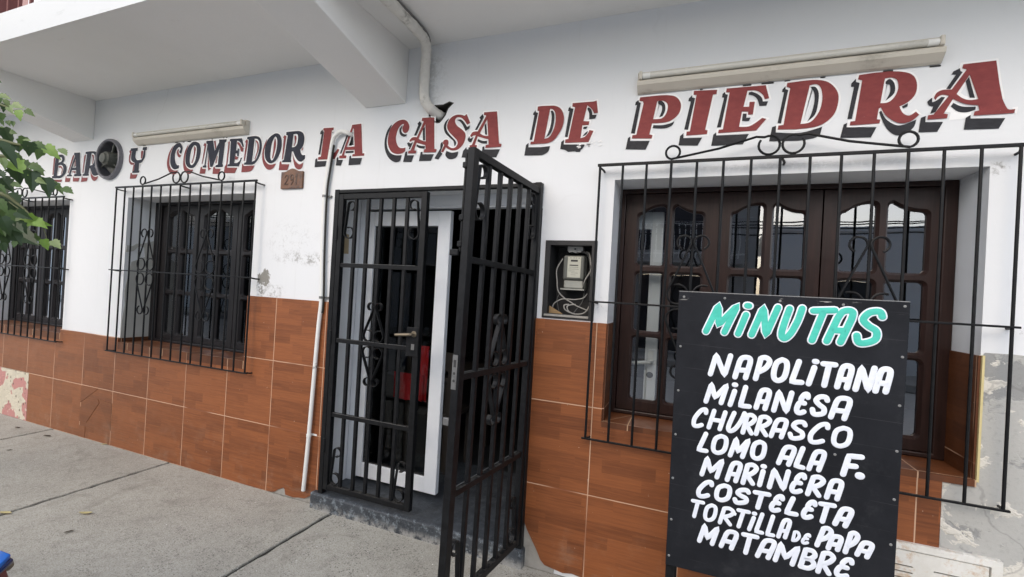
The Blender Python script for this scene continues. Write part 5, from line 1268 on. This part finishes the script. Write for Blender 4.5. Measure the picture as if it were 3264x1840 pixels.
c2 = cloth(-1.905, -1.79, 0.585, 0.62, 1.035, "narrow red cloth with pale print hanging inside beside the white door edge", 2)

pp = MB().add([(0, 0, 0), (0.0, 0.075, 0.004), (0.0, 0.07, 0.135), (0, 0.012, 0.142), (0, -0.002, 0.07)], [(0, 1, 2, 3, 4)])
tag(pp.build("paper_scrap", MT["paper"], None, origin=(-2.1885, 0.038, 1.672)), "torn yellowed paper stuck inside the doorway behind the closed gate half", "paper")

# ---------------------------------------------------------------- tree at the kerb, its twigs reach into view from the left
LEAVES = """-3256,-1195,2316,52,0.80,0.57,-0.29,L -3298,-1170,2301,47,0.43,0.40,-0.84,L -3137,-1192,2259,51,0.87,0.41,-0.29,L -3414,-1081,2285,69,0.43,-0.02,-0.92,Y -3440,-1131,2306,43,-0.17,0.12,-0.99,D -3272,-1124,2296,42,0.88,0.49,-0.12,L
-3117,-1156,2242,40,0.66,0.52,-0.60,L -3218,-1185,2251,41,0.73,0.01,-0.73,L -3468,-1125,2261,49,0.12,-0.15,-1.00,M -3454,-1127,2228,37,0.30,0.32,-0.92,M -3236,-1167,2189,29,0.24,0.02,-0.97,M -3401,-1124,2225,27,0.59,0.01,-0.84,M
-3451,-1105,2160,94,0.20,0.35,-0.95,D -3285,-1110,2110,85,-0.07,-0.13,-0.99,M -3282,-1134,2083,42,0.44,0.38,-0.84,D -3206,-1113,2079,66,-0.36,0.13,-0.96,D -3310,-1035,2098,81,0.29,-0.12,-0.97,M -3181,-1084,2105,54,0.79,0.44,-0.45,M
-3237,-1013,2097,94,0.74,0.25,-0.63,Y -3168,-993,2097,56,0.80,0.09,-0.63,L -3301,-1141,2161,36,0.87,0.40,-0.29,M -3258,-1101,2129,36,0.88,0.39,-0.29,L -3206,-1193,2031,128,0.59,0.36,-0.73,D -3373,-1091,2053,62,0.73,0.58,-0.45,M
-3180,-1212,1977,51,0.54,0.13,-0.84,L -3193,-1157,1970,100,0.80,0.29,-0.53,Y -3255,-1132,1944,90,0.18,0.18,-0.97,D -3392,-1050,2028,69,0.82,0.52,-0.29,M -3148,-1105,1982,65,0.83,0.52,-0.29,M -3201,-1069,1970,55,0.64,0.40,-0.67,M
-3148,-1120,1907,101,0.27,-0.05,-0.97,D -3064,-1095,1880,94,0.30,0.09,-0.95,D -3449,-1096,1904,81,0.42,0.43,-0.84,D -3009,-1141,1896,46,0.77,0.48,-0.45,L -3160,-1019,1913,99,0.86,0.26,-0.45,M -2938,-1067,1865,58,0.75,0.41,-0.53,M
-3160,-1170,1877,52,0.88,0.37,-0.29,M -3187,-1215,1916,46,0.79,0.19,-0.60,D -3464,-1104,1859,75,0.61,-0.05,-0.84,D -3365,-1106,1825,111,0.89,0.06,-0.53,D -3165,-1213,1763,68,0.46,0.32,-0.84,M -3462,-1084,1749,88,0.57,0.05,-0.84,M
-3234,-1138,1713,83,0.31,-0.16,-0.97,M -3336,-1124,1783,91,0.71,0.08,-0.73,D -3158,-1138,1730,70,0.76,0.50,-0.45,D -3156,-1099,1707,102,0.81,0.55,-0.29,Y -3107,-1096,1696,59,0.93,0.07,-0.45,Y -3173,-1134,1672,71,0.40,0.48,-0.84,D
-3153,-1200,1667,92,0.29,0.33,-0.92,D -3313,-1072,1625,136,0.80,0.40,-0.45,D -3195,-1153,1622,106,0.42,0.43,-0.84,D -3319,-1024,1625,82,0.87,0.39,-0.29,M -3210,-1180,1600,87,0.11,0.33,-0.97,D -3162,-1201,1558,51,0.14,0.27,-0.97,D
-3168,-1043,1593,61,0.13,0.28,-0.97,Y -2917,-1108,1589,63,0.69,0.28,-0.67,L -3179,-1157,1580,35,0.32,-0.19,-0.98,M -3200,-1199,1650,69,0.51,0.19,-0.84,M -3433,-1123,1816,74,0.72,0.35,-0.60,D -3494,-1091,1723,82,0.50,0.22,-0.84,D
-3164,-1154,1657,82,0.72,0.35,-0.60,D -3181,-1215,1850,51,0.73,0.34,-0.60,M"""

tree = thing("street_tree", "leafy green tree reaching in over the sidewalk in front of the far window", "tree", (-4.75, -1.45, 0))
to = Vector((-4.75, -1.45, 0))
tk = smooth_path([Vector(q) - to for q in ((-4.75, -1.45, -0.02), (-4.73, -1.44, 0.6), (-4.78, -1.42, 1.2), (-4.72, -1.40, 1.8), (-4.75, -1.38, 2.6), (-4.80, -1.36, 3.4))], 5)
MB().tube(tk, [0.085 - 0.06 * k / (len(tk) - 1) for k in range(len(tk))], 10).build("trunk", MT["bark"], tree, smooth=True)
def limb(pts, r0, r1, mat="bark"):
    p = smooth_path([Vector(q) - to for q in pts], 5)
    MB().tube(p, [r0 + (r1 - r0) * k / (len(p) - 1) for k in range(len(p))], 7).build("branch", MT[mat], tree, smooth=True)
limb([(-4.74, -1.42, 1.5), (-4.2, -1.30, 1.75), (-3.75, -1.22, 1.90), (-3.36, -1.165, 2.03), (-3.24, -1.12, 1.985), (-3.17, -1.09, 1.95)], 0.03, 0.0022, "twig")
limb([(-4.74, -1.40, 1.8), (-4.2, -1.28, 2.05), (-3.7, -1.22, 2.16), (-3.38, -1.18, 2.12), (-3.28, -1.14, 2.10), (-3.20, -1.12, 2.09)], 0.025, 0.0022, "twig")
limb([(-4.74, -1.40, 2.1), (-4.2, -1.28, 2.30), (-3.6, -1.22, 2.33), (-3.36, -1.19, 2.30), (-3.25, -1.16, 2.26)], 0.02, 0.002, "twig")
limb([(-4.74, -1.42, 1.3), (-4.2, -1.30, 1.60), (-3.7, -1.22, 1.78), (-3.36, -1.17, 1.84), (-3.26, -1.12, 1.79), (-3.18, -1.09, 1.72)], 0.025, 0.0022, "twig")
limb([(-3.30, -1.14, 1.80), (-3.20, -1.10, 1.73), (-3.135, -1.08, 1.69), (-3.118, -1.07, 1.655), (-3.106, -1.066, 1.62)], 0.003, 0.0013, "twig")
def leaf_mesh(m, pos, tip, nrm, size, mi):
    t = tip.normalized()
    s = nrm.cross(t).normalized()
    n = t.cross(s)
    half = [(0.0, 0.03), (-0.03, 0.18), (0.10, 0.33), (0.20, 0.28), (0.30, 0.40), (0.42, 0.27), (0.60, 0.24), (0.68, 0.15), (0.82, 0.09)]
    rr = random.uniform(0.75, 1.15)
    curl = random.uniform(0.0, 0.5)
    droop = random.uniform(-0.1, 0.38)
    f = lambda x, y: pos + size * (t * (x - 0.45) + s * y * rr + n * (curl * abs(y) - droop * x * x))
    mid = [(0.0, 0), (0.25, 0), (0.5, 0), (0.75, 0), (1.0, 0)]
    for sg in (1, -1):
        vs = [f(x, 0) for x, _ in mid] + [f(x, sg * y) for x, y in half]
        fs = [(0, 5, 6, 7), (0, 7, 8, 1), (1, 8, 9), (1, 9, 10, 2), (2, 10, 11, 3), (3, 11, 12, 13), (3, 13, 4)]
        m.add(vs, fs, mi)
tones = ["leafD", "leafM", "leafY", "leafL"]
m = MB()
camp = Vector((0, -2.37, 1.486))
random.seed(11)
for e in LEAVES.split():
    a = e.split(',')
    p = Vector([float(q) / 1000 for q in a[:3]])
    tip = Vector([float(q) for q in a[4:7]])
    nrm = (camp - p).normalized() + Vector((random.uniform(-.5, .5), random.uniform(-.5, .5), random.uniform(-.1, .7)))
    leaf_mesh(m, p - to, tip, nrm, float(a[3]) / 1000 * random.uniform(0.95, 1.22), "DMYL".index(a[7]))
for k in range(420):                                   # rest of the crown, beside the frame
    c = random.choice(((-3.72, -1.22, 1.85), (-3.75, -1.22, 2.15), (-3.75, -1.2, 2.35), (-4.2, -1.3, 2.0), (-4.4, -1.35, 2.6), (-4.7, -1.4, 3.0), (-4.5, -1.5, 1.75)))
    p = Vector(c) + Vector((random.gauss(0, .16), random.gauss(0, .12), random.gauss(0, .2)))
    if p.x > -2.718 * (p.y + 2.37) - 0.12:
        continue
    tip = Vector((random.uniform(-.3, 1), random.uniform(-.6, .6), random.uniform(-1, .1)))
    leaf_mesh(m, p - to, tip, Vector((random.uniform(-.5, .8), random.uniform(-1, .2), random.uniform(0, 1))), random.uniform(0.05, 0.095), random.choice((0, 0, 1, 1, 2, 3)))
m.build("crown", [MT[k] for k in tones], tree)

# ---------------------------------------------------------------- litter on the sidewalk
def litter(name, label, cat, x, y, size, rot, mat, curl=0.25, group=None, z=0.004):
    c, s = math.cos(R(rot)), math.sin(R(rot))
    prof = [(-0.5, 0.05), (-0.2, 0.16), (0.1, 0.18), (0.35, 0.10), (0.5, 0.0)]
    vs = []
    for u, w in prof:
        for k in (-1, 0, 1):
            vv = w * k
            zz = z + size * (curl * (u * u) + (0.5 * abs(vv) if k else 0.0)) + (0 if k else 0.0)
            vs.append((size * (u * c - vv * s), size * (u * s + vv * c), zz))
    fs = [(3 * i + k, 3 * i + k + 1, 3 * i + k + 4, 3 * i + k + 3) for i in range(len(prof) - 1) for k in (0, 1)]
    return tag(MB().add(vs, fs).build(name, MT[mat], None, origin=(x, y, 0)), label, cat, group)
G1 = "fallen leaves on the sidewalk"
litter("fallen_leaf", "curled yellow leaf lying alone in the middle of the near sidewalk slab", "leaf", -3.313, -0.725, 0.075, 30, "yleaf", 0.5, G1)
litter("fallen_leaf", "yellow leaf lying on the slab joint at the left edge of the photo", "leaf", -3.70, -0.925, 0.075, 20, "yleaf", 0.3, G1)
litter("fallen_leaf", "small yellow leaf at the foot of the tiled wall", "leaf", -4.517, -0.03, 0.05, 40, "yleaf", 0.3, G1)
litter("fallen_leaf", "dark leaf just past the farther slab joint near the tiles", "leaf", -5.116, -0.14, 0.07, 20, "bleaf", 0.2, G1)
litter("fallen_leaf", "dark brown leaf near the left edge between the two slab joints", "leaf", -4.946, -0.438, 0.04, 60, "bleaf", 0.3, G1)
litter("fallen_leaf", "small dark dry leaf on the slab nearest the blue tail", "leaf", -3.157, -0.874, 0.045, 70, "bleaf", 0.3, G1)
litter("fallen_leaf", "dark leaf on the farthest slab by the peeling pink wall", "leaf", -5.58, -0.148, 0.06, 15, "bleaf", 0.2, G1)
rr = random.Random(21)
G2 = "tiny white paint flakes on the sidewalk"
for k in range(26):
    x = rr.uniform(-3.0, -0.7)
    y = -abs(rr.gauss(0, 0.25)) - 0.06
    if x > -2.2 and y > -0.12:
        y -= 0.12
    litter("paint_flake", "tiny white paint flake on the sidewalk near the wall", "paint flake", x, y, rr.uniform(0.006, 0.014), rr.uniform(0, 180), "chip", 0.1, G2)

# ---------------------------------------------------------------- motorcycle tail at the lower left corner
mc = thing("motorcycle", "blue motorcycle, only its tail and red light showing at the lower left corner", "motorcycle", (-2.3, -1.62, 0))
mo = Vector((-2.3, -1.62, 0))
def mp(x, y, z):
    return Vector((x, y, z)) - mo
def slab(T, Bt, zt, zb, name, mat, bev):
    n = len(T)
    m = MB()
    m.add([mp(x, y, zt) for x, y in T] + [mp(x, y, zb) for x, y in Bt], [tuple(range(n)), tuple(range(n, 2 * n))[::-1]] + [(i, (i + 1) % n, n + (i + 1) % n, n + i) for i in range(n)])
    return m.build(name, MT[mat], mc, bevel=bev, smooth=True)
T = [(-1.627, -1.719), (-1.690, -1.723), (-1.80, -1.735), (-2.10, -1.80), (-2.05, -1.98), (-1.70, -1.92), (-1.575, -1.815), (-1.583, -1.760)]
slab(T, T, 0.722, 0.708, "tail_fairing", "blue", 0.004)
E_ = [(x + dx, y + dy) for (x, y), (dx, dy) in zip(T, ((0.006, 0.003), (0, 0.005), (0, 0.005), (0, 0), (0, 0), (0, 0), (0.004, 0), (0.006, 0.0)))]
slab(E_, E_, 0.7095, 0.698, "fairing_trim", "bluedark", 0.003)
slab([(-1.632, -1.727), (-1.80, -1.745), (-1.98, -1.84), (-1.68, -1.88), (-1.592, -1.795), (-1.596, -1.764)], [(-1.735, -1.675), (-1.86, -1.70), (-2.0, -1.82), (-1.74, -1.84), (-1.68, -1.76), (-1.672, -1.712)], 0.697, 0.60, "tail_light", "lampred", 0.006)
MB().tube([mp(-1.79, -1.690, 0.640), mp(-1.755, -1.676, 0.632), mp(-1.745, -1.672, 0.628)], [0.012, 0.017, 0.010], 12).build("indicator", MT["tan"], mc, smooth=True)
T0, DR, LT_ = Vector((-1.60, -1.77, 0)), Vector((-0.970, -0.243, 0)), Vector((0.243, -0.970, 0))
def bk(s, t, z):
    return T0 + DR * s + LT_ * t + Vector((0, 0, z)) - mo
def loft(secs, name, mat, parent=None, n=16, t0=0.0):
    """smooth body along the bike: (s, centre height, half height, half width)"""
    m = MB()
    rings = [[bk(s_, t0 + w * math.cos(2 * math.pi * k / n), z + h * math.sin(2 * math.pi * k / n)) for k in range(n)] for s_, z, h, w in secs]
    m.add([q for r_ in rings for q in r_], [(i * n + k, i * n + (k + 1) % n, (i + 1) * n + (k + 1) % n, (i + 1) * n + k) for i in range(len(secs) - 1) for k in range(n)] + [tuple(range(n))[::-1], tuple((len(secs) - 1) * n + k for k in range(n))])
    return m.build(name, MT[mat], parent or mc, smooth=True)
def hoop(s0, z0, rad, r, name, mat, parent=None, a0=0, a1=360, wide=1.0):
    full = a1 - a0 == 360
    N_k = 36 if full else 18
    pts = [bk(s0 + rad * math.cos(R(a0 + (a1 - a0) * k / (N_k if full else N_k - 1))), 0.0, z0 + rad * math.sin(R(a0 + (a1 - a0) * k / (N_k if full else N_k - 1)))) for k in range(N_k)]
    return MB().tube(pts, r, 10, closed=full, flat=(LT_, wide)).build(name, MT[mat], parent or mc, smooth=True)
loft([(0.20, 0.735, 0.020, 0.06), (0.26, 0.755, 0.035, 0.105), (0.45, 0.765, 0.042, 0.125), (0.62, 0.762, 0.042, 0.120), (0.74, 0.775, 0.045, 0.085), (0.80, 0.80, 0.03, 0.05)], "seat", "rubber")
loft([(0.74, 0.82, 0.05, 0.07), (0.82, 0.83, 0.085, 0.11), (0.95, 0.85, 0.11, 0.135), (1.10, 0.865, 0.115, 0.14), (1.20, 0.87, 0.095, 0.115), (1.26, 0.87, 0.05, 0.06)], "fuel_tank", "blue")
loft([(0.24, 0.66, 0.03, 0.09), (0.40, 0.63, 0.075, 0.118), (0.60, 0.60, 0.09, 0.118), (0.74, 0.62, 0.07, 0.09)], "side_panel", "blue")
for k in range(5):
    loft([(0.80 + 0.012 * k, 0.45 + 0.035 * k, 0.011, 0.11), (1.0, 0.45 + 0.035 * k, 0.011, 0.11)], "cylinder_fin", "lock")
loft([(0.60, 0.36, 0.05, 0.08), (0.68, 0.36, 0.11, 0.13), (0.90, 0.36, 0.12, 0.14), (1.02, 0.38, 0.08, 0.11)], "engine", "lock")
MB().tube(smooth_path([bk(1.0, 0.08, 0.52), bk(1.08, 0.10, 0.42), bk(1.02, 0.13, 0.26), bk(0.80, 0.16, 0.22), bk(0.50, 0.17, 0.28), bk(0.30, 0.17, 0.33)]), 0.02, 10).build("exhaust_pipe", MT["chrome"], mc, smooth=True)
MB().tube([bk(0.56, 0.175, 0.27), bk(0.50, 0.175, 0.285), bk(0.24, 0.18, 0.355), bk(0.20, 0.18, 0.365)], [0.03, 0.042, 0.042, 0.03], 12).build("muffler", MT["chrome"], mc, smooth=True)
for a_, b_ in (((1.24, 0.92), (0.62, 0.42)), ((1.22, 0.86), (1.0, 0.40)), ((0.62, 0.42), (0.30, 0.68)), ((0.62, 0.42), (0.35, 0.31))):
    for t_ in ((-0.07, 0.07) if b_[1] == 0.31 else (0.0,)):
        MB().tube([bk(a_[0], t_, a_[1]), bk(b_[0], t_, b_[1])], 0.020, 10).build("body_frame", MT["rubber"], mc, smooth=True)
for s_, nm in ((0.35, "rear_wheel"), (1.60, "front_wheel")):
    wh = hoop(s_, 0.31, 0.255, 0.055 if s_ < 1 else 0.045, nm, "rubber")
    hoop(s_, 0.31, 0.205, 0.016, "rim", "chrome", wh)
    MB().tube([bk(s_, -0.06, 0.31), bk(s_, 0.06, 0.31)], 0.045, 14).build("hub", MT["chrome"], wh, smooth=True)
    for k in range(18):
        q = 2 * math.pi * k / 18
        MB().tube([bk(s_, 0.03 * (-1) ** k, 0.31), bk(s_ + 0.2 * math.cos(q), 0, 0.31 + 0.2 * math.sin(q))], 0.003, 5).build("spoke", MT["chrome"], wh)
hoop(1.60, 0.31, 0.325, 0.010, "front_mudguard", "blue", None, 20, 165, 6.0)
hoop(0.35, 0.31, 0.330, 0.010, "rear_mudguard", "rubber", None, 40, 150, 6.0)
for t_ in (-0.085, 0.085):
    MB().tube([bk(1.60, t_, 0.31), bk(1.33, t_, 0.98)], [0.024, 0.019], 12).build("fork", MT["chrome"], mc, smooth=True)
    MB().tube([bk(0.35, t_ * 1.2, 0.31), bk(0.46, t_ * 1.2, 0.64)], 0.024, 10).build("shock_absorber", MT["chrome"], mc, smooth=True)
    MB().tube([bk(1.24, t_ * 2.6, 1.03), bk(1.25, t_ * 3.2, 1.16), bk(1.25, t_ * 3.4, 1.22)], 0.006, 7).build("mirror_stalk", MT["rubber"], mc, smooth=True)
    MB().disc(bk(1.25, t_ * 3.4, 1.25), DR, [(0.0, 0.012), (0.04, 0.008), (0.055, -0.004), (0.0, -0.006)], 20).build("mirror", MT["rubber"], mc, smooth=True)
MB().tube(smooth_path([bk(1.16, -0.36, 1.02), bk(1.22, -0.2, 1.035), bk(1.30, -0.07, 1.0), bk(1.30, 0.07, 1.0), bk(1.22, 0.2, 1.035), bk(1.16, 0.36, 1.02)]), 0.013, 9).build("handlebar", MT["rubber"], mc, smooth=True)
MB().disc(bk(1.40, 0, 0.90), DR, [(0.0, 0.06), (0.07, 0.05), (0.088, 0.02), (0.08, -0.04), (0.04, -0.09), (0.0, -0.10)], 24).build("headlight", MT["chrome"], mc, smooth=True)

# ---------------------------------------------------------------- the other side of the street, seen only as reflections in the glass
def house(label, x0, x1, h, mat, wins, balcony=None):
    t = thing("street_house", label, "house", (0.5 * (x0 + x1), -10.6, 0))
    cx = 0.5 * (x0 + x1)
    loops = [rect(a - cx, b - cx, c, dd) for a, b, c, dd in wins]
    m = MB().plate(rect(x0 - cx, x1 - cx, -0.05, h), loops, 0.0, 0.25, P=lambda u, v, w: Vector((u, -w, v)))
    m.box(x0 - cx, x1 - cx, -5.0, -0.26, h - 0.2, h - 0.02)
    m.box(x0 - cx - 0.02, x1 - cx + 0.02, -0.2, 0.06, h, h + 0.12)
    m.build("wall", MT[mat], t)
    for a, b, c, dd in wins:
        MB().box(a - cx + 0.01, b - cx - 0.01, -0.2, -0.16, c + 0.01, dd - 0.01).build("window", MT["fardark"], t)
    if balcony:
        a, b, z = balcony
        MB().box(a - cx, b - cx, 0.0, 0.9, z - 0.12, z).build("balcony", MT[mat], t)
        r = MB()
        r.bar((a - cx, 0.88, z + 0.9), (b - cx, 0.88, z + 0.9), 0.05, 0.05)
        r.bar((a - cx, 0.88, z + 0.12), (b - cx, 0.88, z + 0.12), 0.04, 0.04)
        k = a
        while k < b:
            r.bar((k - cx, 0.88, z), (k - cx, 0.88, z + 0.9), 0.025, 0.025, up=(0, 1, 0))
            k += 0.14
        r.build("balcony_railing", MT["farrail"], t)
    return t
house("low pale house across the street, reflected in the right window", 1.75, 16.0, 3.42, "far", ((3.2, 4.2, 0.05, 2.2), (6.0, 7.4, 1.0, 2.2), (9.5, 10.6, 0.05, 2.2)))
house("two storey house with a white balcony rail across the street", -3.2, 1.6, 5.6, "fargrey", ((-1.6, 0.9, 2.9, 4.9), (-1.4, 0.6, 0.05, 2.2)), (-3.0, 1.2, 2.6))
house("long low grey house far left across the street", -22.0, -3.4, 3.4, "far", ((-9.0, -7.8, 0.05, 2.2), (-13.0, -11.5, 1.0, 2.3), (-18, -17, 0.05, 2.2)))
house("tall pale house farthest left across the street", -40.0, -22.2, 4.4, "far", ((-30.0, -28.0, 1.5, 3.0), (-27, -25.5, 1, 2.2)))
for k, (y, z0, z1) in enumerate(((-8.9, 4.02, 3.74), (-8.95, 3.66, 3.86), (-9.0, 3.98, 3.56), (-9.05, 3.55, 3.62))):
    pts = [(-24 + 42 * q / 20, y, z0 + (z1 - z0) * q / 20 - 0.5 * math.sin(math.pi * q / 20)) for q in range(21)]
    o = Vector(pts[0])
    tag(MB().tube([Vector(p) - o for p in pts], 0.016, 6).build("overhead_cable", MT["cable"], None, origin=o), "black overhead cable along the opposite houses, seen reflected in the window", "cable", "overhead cables across the street")
